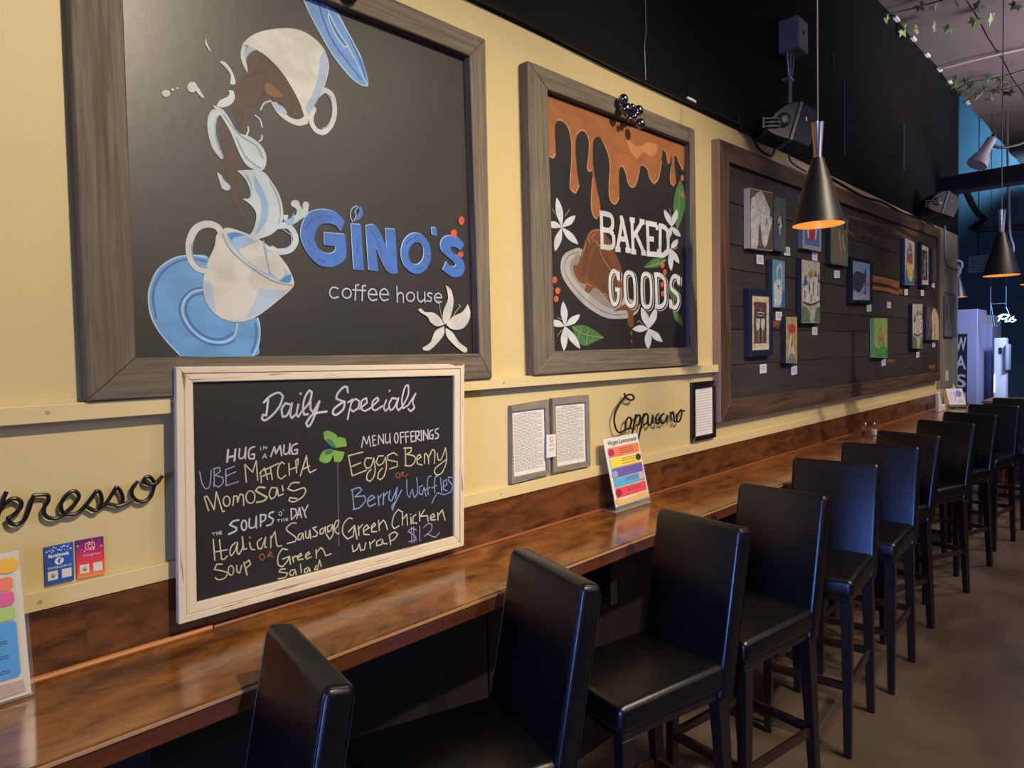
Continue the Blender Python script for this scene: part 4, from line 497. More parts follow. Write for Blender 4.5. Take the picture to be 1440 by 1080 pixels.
yy = -.0155
LP('caramel', 'painted_caramel', pm('caramel', 'ad6a3a'), sb, label='dripping brown caramel'); LP('caramel_edge', 'painted_caramel', pm('caramel_edge', 'd9a273'), sb); LP('caramel_light', 'painted_caramel', pm('caramel_light', 'cd8c58'), sb)
LP('plate', 'painted_plate', pm('plate', 'b9b6b2'), sb); LP('plate_inner', 'painted_plate', pm('plate_inner', '9c948c'), sb); LP('plate_line', 'painted_plate', pm('plate_line', '8a8886'), sb)
LP('cake_dark', 'painted_cake', pm('cake', '7e4e2e'), sb, label='slice of brown cake on an oval plate'); LP('cake_side', 'painted_cake', pm('cake_side', '6b4429'), sb); LP('cake_edge', 'painted_cake', pm('cake_edge', 'c08a5c'), sb)
LP('leaves', 'painted_leaf', pm('leafgreen', '4f7d45'), sb); LP('leaf_vein', 'painted_leaf', pm('leafvein', '90b47a'), sb)
LP('flower_stamen', 'painted_stamen', pm('stamen', 'b5ab78'), sb); LP('flowers', 'painted_flower', pm('petal2', 'd8e0e4'), sb, label='white five petal flowers'); LP('berries2', 'painted_berries', pm('berry2', 'de6448'), sb)
LP('baked_word', 'lettering', pm('word_white', 'e4e6e6'), sb, cap=False, label='white slab serif word')
LP('goods_shadow', 'lettering', pm('word_shadow', 'b9bcc0'), sb, cap=False); LP('goods_black', 'lettering', pm('word_black', '161414'), sb, cap=False); LP('goods_word', 'lettering', pm('word_white', 'e4e6e6'), sb, cap=False, label='white slab serif word with black inner line')
# daily specials chalkboard
ds = root('chalkboard', 'chalkboard with handwritten daily specials in a distressed white frame, hung low over the counter', 'chalkboard', (1.05, -.03, 1.3))
frame4(ds, (.594, 1.638, 1.491, 1.620, 1.4665, 1.025, .574, 1.037), (.611, 1.622, 1.474, 1.605, 1.451, 1.039, .592, 1.053), -.064, -.046, M_whitex, M_whitez, .0015, 'outer_rail')
frame4(ds, (.611, 1.622, 1.474, 1.605, 1.451, 1.039, .592, 1.053), (.632, 1.600, 1.4484, 1.583, 1.429, 1.063, .618, 1.076), -.061, -.048, M_whitex, M_whitez, .002, 'rail')
mk('board', prism(B(), [(.600, 1.060), (.618, 1.615), (1.468, 1.598), (1.448, 1.045)], -.052, -.047), M_chalk2, ds)
mk('hanging_block', box(B(), (.65, -.046, 1.14), (1.40, -.018, 1.17)), M_whitex, ds)
yy = -.0524
LP('divider', 'divider_line', pm('divider', '6b6b72'), ds)
LP('title', 'chalk_title', pm('chalk_white', 'cfd0dc'), ds, label='white brush script title')
LP('chalk_white', 'chalk_lettering', pm('chalk_white2', 'c9cad2'), ds, label='white chalk headings'); LP('chalk_cream', 'chalk_lettering', pm('chalk_cream', 'cfcca4'), ds, label='pale yellow chalk handwriting')
LP('chalk_pale', 'chalk_lettering', pm('chalk_pale', 'cfceb8'), ds); LP('chalk_lilac', 'chalk_lettering', pm('chalk_lilac', 'a99cc8'), ds, label='lilac chalk handwriting'); LP('chalk_blue', 'chalk_lettering', pm('chalk_blue', '86a0d0'), ds, label='blue chalk handwriting')
LP('chalk_orange', 'chalk_lettering', pm('chalk_orange', 'b8674c'), ds, label='orange chalk word or')
LP('clover', 'painted_leaf', pm('clover', '7fb04c'), ds, label='green clover like leaf shapes'); LP('clover_dark', 'painted_leaf', pm('clover_dark', '3f7a68'), ds)
# silver bells on the second sign
bl = root('bell_cluster', 'small cluster of silver bells on the top rail of the baked goods sign', 'ornament', (2.455, -.06, 2.665))
for dx, dy, dz, r in [(-.055, -.02, .035, .021), (-.05, -.028, -.005, .025), (.0, -.03, .015, .014), (.055, -.02, .015, .022), (.06, -.028, -.04, .022), (.015, -.025, -.02, .015), (-.01, -.015, -.035, .013), (.03, -.03, -.005, .013)]:
    bm = B(); bmesh.ops.create_uvsphere(bm, u_segments=14, v_segments=9, radius=r, matrix=Matrix.Translation((2.455+dx, -.065+dy*.6, 2.655+dz))); mk('bell', bm, mat('silver_bell', '8d8a92', .18, metal=1), bl, True)
bm = B(); tube(bm, [(2.40, -.062, 2.69), (2.44, -.07, 2.66), (2.47, -.07, 2.68), (2.50, -.068, 2.64), (2.52, -.066, 2.67)], .005, 6); mk('bow_wire', bm, M_wire, bl, True)
kb = mk('hanger_knob', lathe(B(), [(.001, 0), (.024, .004), (.03, .016), (.02, .028), (.001, .03)], n=18, M=Matrix.Translation((1.10, -.045, 2.668)) @ Matrix.Rotation(math.pi/2, 4, 'X'), cap=False), M_dark, None, True); tag(kb, 'small black round knob on top rail of coffee house sign', 'knob')
# ================= WIRE WORDS =================
def wireword(key, label, r, y):
    o = root('wire_word', label, 'wall decoration', (DAT[key][0][1][0]/1e4, y, DAT[key][0][1][1]/1e4))
    for k, (wd, f) in enumerate(DAT[key]):
        pts = [(f[i]/1e4, y-.002*(k % 2), f[i+1]/1e4) for i in range(0, len(f), 2)]
        mk('wire_letter', tube(B(), pts, r, 8, sub=5, sharp=85), M_wire, o, True)
    return o
wireword('wire_left', 'black bent wire script word espresso on the cream wall left of the chalkboard', .0042, -.014)
wireword('wire_right', 'black bent wire script word cappuccino on the cream wall', .0042, -.024)
# ================= DOCUMENTS ON THE WALL =================
def doc(out, pap, label, mx, mz, depth, gap, lines, group=None, fade=.5, nm='framed_document', seed=1, mfr=None):
    o = root(nm, label, 'framed document', (sum(out[0::2])/4, -.01, sum(out[1::2])/4), group)
    frame4(o, out, pap, -depth, -.001, mx, mz, .001)
    mk('paper', prism(B(), [(pap[i], pap[i+1]) for i in (0, 2, 4, 6)], -.012, -.008), M_whitewarm, o)
    rnd = random.Random(seed); bm = B(); fn = quadfn(pap, -.0125)
    for i in range(lines):
        v = .95-i*.9/lines; u0 = .07; hw = .0035
        if i == 0: u0 = .25
        u = u0; end = .93 if i % 5 else .75
        if i == 0: end = .75
        while u < end:
            w_ = rnd.uniform(.05, .16); w_ = min(w_, end-u)
            bm.faces.new([bm.verts.new(fn(*p)) for p in ((u, v-hw), (u+w_, v-hw), (u+w_, v+hw), (u, v+hw))]); u += w_+.018
    mk('printed_text', bm, M_ink, o); return o
doc(Q['doc1'], Q['doc1p'], 'left one of two grey wood framed menu pages side by side', M_docx, M_docz, .020, 0, 42, seed=1)
doc(Q['doc2'], Q['doc2p'], 'right one of two grey wood framed menu pages side by side', M_docx, M_docz, .020, 0, 40, seed=2)
MB = mat('black_frame', '141416', .35)
d3 = doc(Q['blackfr'] if 'blackfr' in Q else (3.05, 1.485, 3.283, 1.485, 3.283, 1.188, 3.045, 1.188), (3.072, 1.451, 3.258, 1.455, 3.257, 1.212, 3.069, 1.212), 'black framed printed notice right of the wire cappuccino word', MB, MB, .020, 0, 16, seed=3)
gc = root('review_card', 'small white card with a letter G overlapping the two framed menu pages', 'card', (1.957, -.024, 1.295))
gq = (1.933, 1.339, 1.985, 1.337, 1.983, 1.252, 1.930, 1.251)
mk('card', prism(B(), [(gq[i], gq[i+1]) for i in (0, 2, 4, 6)], -.026, -.022), M_whitewarm, gc)
bm = B(); textbm(bm, 'G', quadfn(gq, -.0264), x0=.3, x1=.66, y0=.66, y1=.9, bold=.01); mk('printed_letter', bm, mat('card_red', 'a8323a', .6), gc)
bm = B(); fn = quadfn(gq, -.0264)
for v in (.56, .5, .36, .3): bm.faces.new([bm.verts.new(fn(*p)) for p in ((.2, v), (.8, v), (.8, v+.02), (.2, v+.02))])
mk('printed_text', bm, M_ink, gc)
# social cards
def fillq(bm, fn, u0, v0, u1, v1): bm.faces.new([bm.verts.new(fn(*p)) for p in ((u0, v0), (u1, v0), (u1, v1), (u0, v1))])
def circ(bm, fn, cu, cv, ru, rv, n=20): bm.faces.new([bm.verts.new(fn(cu+ru*math.cos(2*math.pi*k/n), cv+rv*math.sin(2*math.pi*k/n))) for k in range(n)])
def social(q, which):
    lab = {'fb': 'small blue social media card with white lettering on the cream wall', 'ig': 'small pink and orange social media card on the cream wall'}[which]
    o = root('social_card', lab, 'card', (q[0], -.004, q[7]), 'social media cards')
    if which == 'fb': mk('card', prism(B(), [(q[i], q[i+1]) for i in (0, 2, 4, 6)], -.005, -.0005), mat('card_blue', '2f55a8', .3), o)
    else:
        m = bpy.data.materials.new('card_gradient'); m.use_nodes = True; nt = m.node_tree; tc = nt.nodes.new('ShaderNodeTexCoord'); sx = nt.nodes.new('ShaderNodeSeparateXYZ'); rp = nt.nodes.new('ShaderNodeValToRGB'); mr = nt.nodes.new('ShaderNodeMapRange')
        nt.links.new(tc.outputs['Object'], sx.inputs[0]); nt.links.new(sx.outputs[2], mr.inputs['Value']); mr.inputs['From Min'].default_value = 0; mr.inputs['From Max'].default_value = .085
        nt.links.new(mr.outputs[0], rp.inputs[0]); e = rp.color_ramp.elements; e[0].position = 0; e[0].color = (*H('e0914a'), 1); e[1].position = 1; e[1].color = (*H('4a2a70'), 1)
        for p, h in ((.18, 'e0503c'), (.5, 'd03a52'), (.75, '9a2f6a')): n_ = e.new(p); n_.color = (*H(h), 1)
        nt.links.new(rp.outputs[0], nt.nodes['Principled BSDF'].inputs['Base Color']); nt.nodes['Principled BSDF'].inputs['Roughness'].default_value = .3
        pc = mk('card', prism(B(), [(q[i], q[i+1]) for i in (0, 2, 4, 6)], -.005, -.0005), m, o)
    fn = quadfn(q, -.0054); fn2 = quadfn(q, -.0058); W_ = mat('print_white', 'dcdde2', .4); W2 = mat('print_pink', 'e8a8b8', .4)
    rnd = random.Random(3 if which == 'fb' else 5); bm = B()
    for k in range(26 if which == 'fb' else 10):
        u = rnd.random()*.92+.04; v = 1-(.04+rnd.random()**1.4*(.13 if which == 'fb' else .3)); r = rnd.uniform(.012, .032)
        circ(bm, fn, u, v, r, r*.65, 8)
    mk('printed_dots', bm, W_, o)
    bm = B()
    if which == 'fb':
        textbm(bm, 'facebook', fn, bold=.03, x0=.13, x1=.86, y0=.70, y1=.80); textbm(bm, 'TO FOLLOW US', fn, bold=.01, x0=.1, x1=.92, y0=.40, y1=.46)
        circ(bm, fn, .5, .585, .155, .095); mk('printed_text', bm, W_, o)
        bm = B(); textbm(bm, 'f', fn2, bold=.04, x0=.44, x1=.57, y0=.52, y1=.65); mk('printed_logo', bm, mat('card_blue', '2f55a8', .3), o)
    else:
        textbm(bm, 'Instagram', fn, x0=.24, x1=.84, y0=.53, y1=.63); mk('printed_text', bm, W2, o)
        bm = B(); ribbon(bm, [(.38, .72), (.62, .72), (.66, .76), (.66, .86), (.62, .89), (.38, .89), (.34, .86), (.34, .76), (.38, .72)], .03, fn); 
        ribbon(bm, [(.5+.08*math.cos(t*.5236), .805+.05*math.sin(t*.5236)) for t in range(13)], .025, fn); circ(bm, fn, .59, .86, .018, .012, 8)
        mk('printed_logo', bm, mat('print_orange', 'f0a080', .4), o)
    bm = B(); fillq(bm, fn, .1, .12, .44, .35); fillq(bm, fn, .58, .12, .92, .35); mk('printed_panel', bm, mat('print_cream', 'cfccbf', .5), o)
    bm = B(); circ(bm, fn2, .27, .21, .07, .035, 10); ribbon(bm, [(.2, .24), (.27, .29), (.35, .24)], .012, fn2); mk('printed_icon', bm, M_ink, o)
social(Q['fb'], 'fb'); social(Q['ig'], 'ig')
# ================= TABLE SIGNS =================
def cardfn(B0, e, b, tilt, w_, h_, off):
    n_ = Vector((e[1], -e[0], 0))*1.0; u_ = Vector((0, 0, 1))*math.cos(tilt)+Vector(b)*math.sin(tilt); ee = Vector(e)
    nn = ee.cross(u_); 
    if nn.y > 0: nn = -nn
    return lambda u, v, d=0: Vector(B0)+ee*w_*u+u_*h_*v+nn*(off+d)
def slab(bm, fn, u0, v0, u1, v1, d0, d1):
    a = [bm.verts.new(fn(u, v, d0)) for u, v in ((u0, v0), (u1, v0), (u1, v1), (u0, v1))]; b = [bm.verts.new(fn(u, v, d1)) for u, v in ((u0, v0), (u1, v0), (u1, v1), (u0, v1))]
    fs = [bm.faces.new(a), bm.faces.new(b[::-1])]
    for i in range(4): fs.append(bm.faces.new((a[i], b[i], b[(i+1) % 4], a[(i+1) % 4])))
    bmesh.ops.recalc_face_normals(bm, faces=fs)
le = root('menu_stand', 'clear acrylic stand holding a colour banded lemonade menu on the counter', 'menu stand', (2.40, -.09, .986))
e_ = (.99972, .0236, 0); b_ = (-.0236, .99972, 0); fn = cardfn((2.272, -.100, .993), e_, b_, math.radians(12), .26, .30, 0)
bm = B(); slab(bm, fn, -.01, -.005, 1.01, 1.005, .0, .0022); mk('acrylic_front', bm, M_acr, le)
bm = B(); slab(bm, fn, -.01, -.005, 1.01, 1.005, -.0040, -.0018); mk('acrylic_back', bm, M_acr, le)
bm = B(); box(bm, (2.270, -.098, .9875), (2.532, -.022, .9900)); mk('acrylic_foot', bm, M_foot, le)
bm = B(); slab(bm, fn, 0, .06, 1, 1, -.0014, -.0004); mk('menu_paper', bm, mat('menu_paper', 'e8e4dc', .5), le)
f2 = lambda u, v: fn(u, v, .0026)
for (v0, v1, c) in ((.735, .865, 'e07a55'), (.585, .72, 'e6cf50'), (.45, .575, '6b5bb0'), (.32, .44, '5aa6d8'), (.175, .305, 'd84a58')):
    bm = B(); flatpoly(bm, [(.07, v0), (.95, v0), (.95, v1), (.07, v1)], f2, False); mk('colour_band', bm, mat('band_'+c, c, .5), le)
bm = B(); flatpoly(bm, [(.04, .075), (.97, .075), (.97, .15), (.7, .16), (.3, .14), (.04, .165)], f2, False); mk('printed_border', bm, mat('band_fruit', 'd9b070', .5), le)
f3 = lambda u, v: fn(u, v, .0031)
bm = B(); textbm(bm, 'Virgin Lemonade', f3, shear=.25, x0=.1, x1=.93, y0=.885, y1=.965); mk('printed_text', bm, mat('ink_green', '3a4238', .6), le)
bm = B()
for v in (.83, .80, .77, .69, .66, .62, .54, .51, .41, .38, .27, .24): ribbon(bm, [(.38, v), (.78, v)], .008, f3, False, False)
mk('printed_text', bm, mat('ink_brown', '6a4440', .6), le)
for cu, cv, c in ((.14, .80, 'b02a5a'), (.88, .66, '3a3a30'), (.13, .50, '8fa0c8'), (.86, .39, 'd8a8a0'), (.14, .24, '9a1f3a')):
    bm = B(); circ(bm, f3, cu, cv, .085, .05, 9); circ(bm, lambda u, v: fn(u, v, .0034), cu-.02, cv+.012, .03, .018, 7); mk('printed_fruit', bm, mat('fruit_'+c, c, .5), le)
lm = root('menu_stand', 'clear stand with a menu of rounded colour panels at the left end of the counter', 'menu stand', (.18, -.06, .986))
fn_l = cardfn((.072, -.083, .993), (1, 0, 0), (0, 1, 0), math.radians(9), .21, .285, 0)
bm = B(); slab(bm, fn_l, -.01, -.005, 1.03, 1.015, .0, .0022); mk('acrylic_front', bm, M_acr, lm)
bm = B(); box(bm, (.07, -.08, .9875), (.286, -.02, .9900)); mk('acrylic_foot', bm, M_foot, lm)
bm = B(); slab(bm, fn_l, 0, 0, 1, 1, -.0014, -.0004); mk('menu_paper', bm, mat('menu_cream', 'd9d3c0', .5), lm)
g2 = lambda u, v: fn_l(u, v, .0026); g3 = lambda u, v: fn_l(u, v, .0031)
def rr(u0, v0, u1, v1, r=.03): return [(u0+r, v0), (u1-r, v0), (u1, v0+r), (u1, v1-r), (u1-r, v1), (u0+r, v1), (u0, v1-r), (u0, v0+r)]
for (v0, v1, c) in ((.74, .83, 'e0785a'), (.635, .73, 'd4588c'), (.535, .625, '9cc06a'), (.14, .525, '4f93c8')):
    bm = B(); flatpoly(bm, rr(.05, v0, .93, v1, .02), g2, False); mk('colour_band', bm, mat('band_'+c, c, .5), lm)
bm = B(); circ(bm, g2, .9, .91, .09, .055); mk('printed_fruit', bm, mat('sun_orange', 'e0a83c', .5), lm)
bm = B(); flatpoly(bm, [(.6, .02), (.96, .03), (.94, .11), (.7, .12)], g2, False); mk('printed_border', bm, mat('shell_pink', 'b09a8c', .5), lm)
bm = B()
for v in (.44, .40, .385, .35, .30, .285, .20, .185): ribbon(bm, [(.15, v), (.6 if v in (.44, .35) else .85, v)], .006, g3, False, False)
mk('printed_text', bm, mat('ink_navy', '2a4660', .6), lm)
# ================= PLANK ART DISPLAY =================
ad = root('plank_display', 'large dark plank wall panel with brown rails where small paintings hang', 'wall panel', (5.6, -.01, 2.0))
zs = [1.37, 1.56, 1.75, 1.878, 2.076, 2.208, 2.428, 2.62]
cuts = {0: [3.38, 5.9, 7.95], 1: [3.38, 4.9, 7.95], 2: [3.38, 6.3, 7.95], 3: [3.38, 5.2, 7.95], 4: [3.38, 4.2, 5.75, 7.95], 5: [3.38, 5.83, 7.95], 6: [3.38, 5.3, 7.95]}
for i in range(7):
    for k, (xa, xb) in enumerate(zip(cuts[i], cuts[i][1:])):
        brown = (i in (4, 5) and k == len(cuts[i])-2) or (i == 2 and k == 0) or (i == 0 and k == 1) or (i == 6 and k == 1)
        za, zb = zs[i]+.002, zs[i+1]-.002; yf = -.020+.002*math.sin(i*5+k*3)
        if i == 6: pts = [(xa+.001, za), (xb-.001, za), (xb-.001, 2.62+.09*(xb-3.4)/4.5), (xa+.001, 2.62+.09*(xa-3.4)/4.5)]
        else: pts = [(xa+.001, za), (xb-.001, za), (xb-.001, zb), (xa+.001, zb)]
        mk('plank', prism(B(), pts, yf, -.004, .0015), M_plankb if brown else M_plank, ad)
M_bare = mat('bare_orange_wood', '9a6036', .6, col2='6e4226', scale=(4, 30, 40))
for z0, z1 in ((2.145, 2.200), (2.085, 2.118)):
    mk('bare_streak', prism(B(), [(5.86, z0), (6.2, z0+.006), (6.60, z0-.012), (6.62, z1-.012), (6.3, z1+.004), (5.86, z1)], -.0226, -.018), M_bare, ad)
AO = (3.304, 2.724, 7.99, 2.80, 7.999, 1.272, 3.288, 1.266); AI = (3.41, 2.626, 7.918, 2.705, 7.909, 1.36, 3.41, 1.376)
frame4(ad, AO, AI, -.045, -.001, M_rail, M_railz, .0015, 'rail')
mk('rail_side', prism(B(), [(3.286, 1.266), (3.303, 2.724), (3.300, 2.726), (3.283, 1.266)], -.0455, -.001), M_railside, ad, label='raw light brown outer edge of left rail')
# conduit up the right end of the display
def am(h):
    a = [int(h[i:i+2], 16)*.95 for i in (0, 2, 4)]
    return mat('art_'+h, lin(tuple(v/255 for v in a)), .55, col2=lin(tuple(v*.80/255 for v in a)), scale=(26, 26, 34), detail=8, fac=(.42, .62), distort=1.2)
def painting(nm, label, q, side='1c1c20', back=None, fr=None, frw=.0, art=(), depth=.055, tagpos=None, yb=-.022):
    o = root(nm, label, 'painting', (q[0], -.02, q[7]), 'small paintings on the plank display' if yb < -.021 else None)
    pts = [(q[i], q[i+1]) for i in (0, 2, 4, 6)]
    if fr:
        fn0 = quadfn(q, 0); iu = frw; iv = frw*.8
        inn = []
        for u, v in ((iu, 1-iv), (1-iu, 1-iv), (1-iu, iv), (iu, iv)): p = fn0(u, v); inn += [p[0], p[2]]
        frame4(o, q, inn, -depth, yb, mat('frame_'+fr, fr, .35), mat('frame_'+fr, fr, .35), .001)
        mk('picture', prism(B(), [(inn[i], inn[i+1]) for i in (0, 2, 4, 6)], -depth+.008, yb), am(back), o); q = inn; yp = -depth+.008
    else:
        mk('canvas', prism(B(), pts, -depth, yb, .001), mat('canvas_side_'+side, side, .6), o); yp = -depth
        bm = B(); flatpoly(bm, [(.01, .01), (.99, .01), (.99, .99), (.01, .99)], (lambda f: (lambda u, v: f(u, v)))(quadfn(q, yp-.0005)), False); mk('painted_ground', bm, am(back), o)
    k = 0
    for a in art:
        fn_ = quadfn(q, yp-.001-.0004*k); k += 1; bm = B()
        if a[0] == 'p': flatpoly(bm, a[2], fn_, True)
        elif a[0] == 'l': [ribbon(bm, s_, a[3], fn_) for s_ in a[2]]
        elif a[0] == 'e': [circ(bm, fn_, *c_) for c_ in a[2]]
        mk(a[4] if len(a) > 4 else 'painted_shape', bm, am(a[1]), o)
    return o
def art_h(w): return w
horse_p = [(.05, .02), (.05, .75), (.2, .88), (.4, .97), (.55, .96), (.75, .8), (.95, .62), (.97, .5), (.85, .3), (.75, .12), (.62, .05), (.5, .2), (.45, .45), (.38, .2), (.3, .02)]
painting('canvas_painting', 'canvas of a white horse head, upper left of the plank display', Q['horse'], 'b9ae9c', '5d4a40', art=[('p', 'c9c6c4', horse_p), ('p', '55566a', [(.4, .45), (.48, .3), (.5, .05), (.4, .02), (.36, .2)]), ('e', '3a4460', [(.95, .62, .09, .05), ]), ('e', '6d6a70', [(.72, .5, .03, .05)])])
painting('canvas_painting', 'narrow green canvas with a small white figure right of the white horse', Q['monkey'], '2c302c', '4f5a50', art=[('p', '4a4c68', [(.05, .02), (.05, .4), (.5, .45), (.55, .02)]), ('e', '23272a', [(.5, .55, .3, .07)]), ('l', 'b8b8b4', [[(.35, .55), (.5, .6), (.6, .5), (.45, .42), (.5, .35)]], .1)])
Q['bluered'][1] = 2.60; Q['bluered'][3] = 2.615
for k_ in (2, 4): Q['horsetwo'][k_] = 7.900
painting('framed_painting', 'pale framed blue picture with a red shape behind the pendant lamp', Q['bluered'], fr='8a8c86', frw=.1, back='3c6ca8', art=[('p', 'b03038', [(.3, .15), (.6, .1), (.8, .3), (.75, .6), (.5, .5), (.3, .55)]), ('l', 'd8d8e0', [[(.3, .2), (.25, .6), (.4, .9)], [(.8, .2), (.9, .7)]], .08)])
painting('canvas_painting', 'olive green canvas with two dark standing figures', Q['figures'], '2a2a26', '5f6654', art=[('l', '8a5a50', [[(.35, .8), (.4, .5), (.35, .2)], [(.75, .8), (.7, .5), (.75, .2)], [(.55, .5), (.55, .1)]], .09), ('e', '24282a', [(.35, .84, .08, .06), (.78, .84, .08, .07)]), ('l', '9a9a86', [[(.45, .7), (.6, .3)], [(.65, .6), (.8, .3)]], .05)])
painting('canvas_painting', 'blue canvas of a white goat with curved horn', Q['bluehorse'], '2c3034', '5c8fae', art=[('p', 'bcc6c8', [(.15, .02), (.1, .45), (.35, .6), (.7, .55), (.75, .3), (.6, .05)]), ('l', 'bcc6c8', [[(.4, .55), (.35, .8), (.6, .92), (.75, .75), (.7, .5)]], .09), ('e', '2a3038', [(.45, .45, .06, .03)]), ('p', '2c6a9a', [(.75, .02), (.98, .02), (.98, .35), (.8, .3)])])
painting('framed_painting', 'deep blue box frame with a matted print of a white robed figure', Q['robot'], fr='1c2238', frw=.12, back='cdbf9f', art=[('p', '5a4038', [(.15, .12), (.85, .12), (.85, .88), (.15, .88)]), ('p', 'b9b6b0', [(.3, .35), (.25, .55), (.4, .62), (.6, .62), (.75, .55), (.7, .35), (.55, .4), (.5, .5), (.45, .4)]), ('e', 'b9b6b0', [(.5, .68, .17, .07)]), ('l', '2a2424', [[(.3, .72), (.7, .72)], [(.38, .66), (.62, .66)], [(.5, .6), (.5, .2)], [(.3, .6), (.7, .6)]], .04), ('l', '8a8480', [[(.4, .35), (.38, .15)], [(.6, .35), (.62, .15)]], .05)])
painting('canvas_painting', 'narrow yellow canvas of a red flower in a vase', Q['redflower'], '202022', 'a89860', art=[('e', 'b03a30', [(.5, .74, .32, .1)]), ('l', 'a8445a', [[(.5, .66), (.48, .3)]], .14), ('l', 'd2d2cc', [[(.45, .6), (.3, .3), (.2, .05)], [(.6, .35), (.8, .05)], [(.5, .3), (.5, .05)]], .1), ('p', '7a7a78', [(.1, .02), (.9, .02), (.7, .2), (.3, .2)])])
def castle(q, label, side):
    painting('canvas_painting', label, q, side, 'b5b09c', art=[('p', '5a7850', [(.02, .02), (.45, .02), (.4, .2), (.1, .28), (.02, .2)]), ('p', '5a7850', [(.65, .02), (.98, .02), (.98, .26), (.8, .24)]), ('p', 'cbc6b8', [(.05, .3), (.05, .55), (.35, .6), (.35, .75), (.7, .75), (.95, .7), (.95, .32), (.5, .28)]), ('e', '7f9a3a', [(.5, .78, .13, .07)]), ('p', '3f5578', [(.08, .58), (.3, .62), (.2, .78)]), ('p', '3f5578', [(.85, .66), (.97, .66), (.92, .84)]), ('p', 'b04a3c', [(.66, .74), (.82, .74), (.74, .87)]), ('l', '4a4650', [[(.4, .65), (.4, .5)], [(.6, .65), (.6, .45)], [(.85, .6), (.85, .45)], [(.15, .5), (.15, .4)], [(.5, .35), (.5, .45)], [(.08, .33), (.5, .3), (.95, .36)]], .035)])
castle(Q['castle'], 'tall canvas of a pale castle with green and red roofs, left part of display', '26262a')
painting('framed_painting', 'black framed blue picture of dark rocks and water', Q['lake'], fr='16171c', frw=.08, back='7d94bc', art=[('p', '2c3348', [(.02, .3), (.02, .6), (.3, .75), (.6, .7), (.75, .85), (.8, .5), (.6, .35), (.4, .2), (.2, .25)]), ('l', 'b0684c', [[(.75, .2), (.78, .6)], [(.6, .42), (.95, .42)]], .05), ('p', '9aa0b8', [(.02, .02), (.98, .02), (.98, .2), (.5, .12), (.02, .22)]), ('e', '9a2c38', [(.72, .2, .07, .05)])])
painting('canvas_painting', 'bright green canvas with pink flowers, low on display', Q['green'], '7aa86a', '9cc060', art=[('p', '4f9a4c', [(.02, .02), (.98, .02), (.98, .25), (.6, .3), (.3, .22), (.02, .3)]), ('e', 'b89a78', [(.4, .45, .16, .11), (.65, .5, .14, .12), (.5, .68, .13, .09)]), ('l', 'a8685c', [[(.35, .3), (.4, .6), (.5, .8)], [(.65, .3), (.6, .6)], [(.25, .55), (.75, .35)]], .04)])
painting('canvas_painting', 'tall canvas of a colourful figure in yellow and blue, upper right', Q['woman'], '3a4250', 'c4bfb4', art=[('p', '3a6898', [(.02, .02), (.98, .02), (.95, .5), (.8, .3), (.4, .2), (.1, .4)]), ('p', 'd4b84a', [(.25, .2), (.6, .08), (.85, .2), (.7, .45), (.35, .45)]), ('p', 'b84838', [(.3, .5), (.75, .45), (.7, .7), (.35, .68)]), ('e', 'a87a5c', [(.55, .8, .14, .07)]), ('l', '38485c', [[(.5, .9), (.7, .75), (.75, .5)], [(.2, .5), (.3, .8)]], .06)])
painting('framed_painting', 'black box frame with a matted black and white print', Q['mono'], fr='1c1e24', frw=.06, back='b8b0a4', art=[('p', '2a2624', [(.15, .12), (.85, .12), (.85, .88), (.15, .88)]), ('l', '8a8480', [[(.3, .2), (.6, .4), (.35, .6), (.65, .8)], [(.6, .2), (.35, .45), (.7, .65)]], .07)])
painting('canvas_painting', 'dark green canvas at the right end of display', Q['darkgreen'], '22262a', '32403e', art=[('l', '4c5c58', [[(.3, .1), (.5, .5), (.4, .9)], [(.7, .2), (.6, .8)]], .12)])
castle(Q['castletwo'], 'tall canvas of a pale castle, right part of display', '202024')
painting('canvas_painting', 'canvas with a cream horse neck on dark purple, lower right', Q['horsetwo'], '3a3438', '4a3e48', art=[('p', 'd0b596', [(.42, .02), (.45, .4), (.4, .75), (.55, .95), (.75, .9), (.97, .6), (.98, .02)]), ('l', '7a6c70', [[(.15, .9), (.25, .5), (.15, .1)], [(.3, .8), (.35, .4)]], .06), ('l', '5a4a40', [[(.62, .5), (.66, .2), (.6, .05)]], .04)])
painting('canvas_painting', 'grey abstract canvas on the sage wall end, right of the plank display', (8.21, 2.14, 8.70, 2.177, 8.705, 1.714, 8.215, 1.714), '3c4044', '7a7c7c', art=[('p', '4a4c52', [(.1, .3), (.3, .5), (.2, .9), (.05, .7)]), ('p', '5c6a78', [(.7, .02), (.98, .02), (.98, .95), (.75, .8)]), ('l', '5a5048', [[(.4, .9), (.5, .5), (.3, .2)], [(.6, .8), (.6, .3)]], .07)], depth=.04, yb=-.0125)
sq = root('wall_panel', 'plain pale square panel above the grey abstract canvas', 'panel', (8.5, -.02, 2.27)); mk('panel', box(B(), (8.225, -.02, 2.185), (8.80, -.0125, 2.37), .002), mat('pale_panel', '8f8b78', .6), sq)
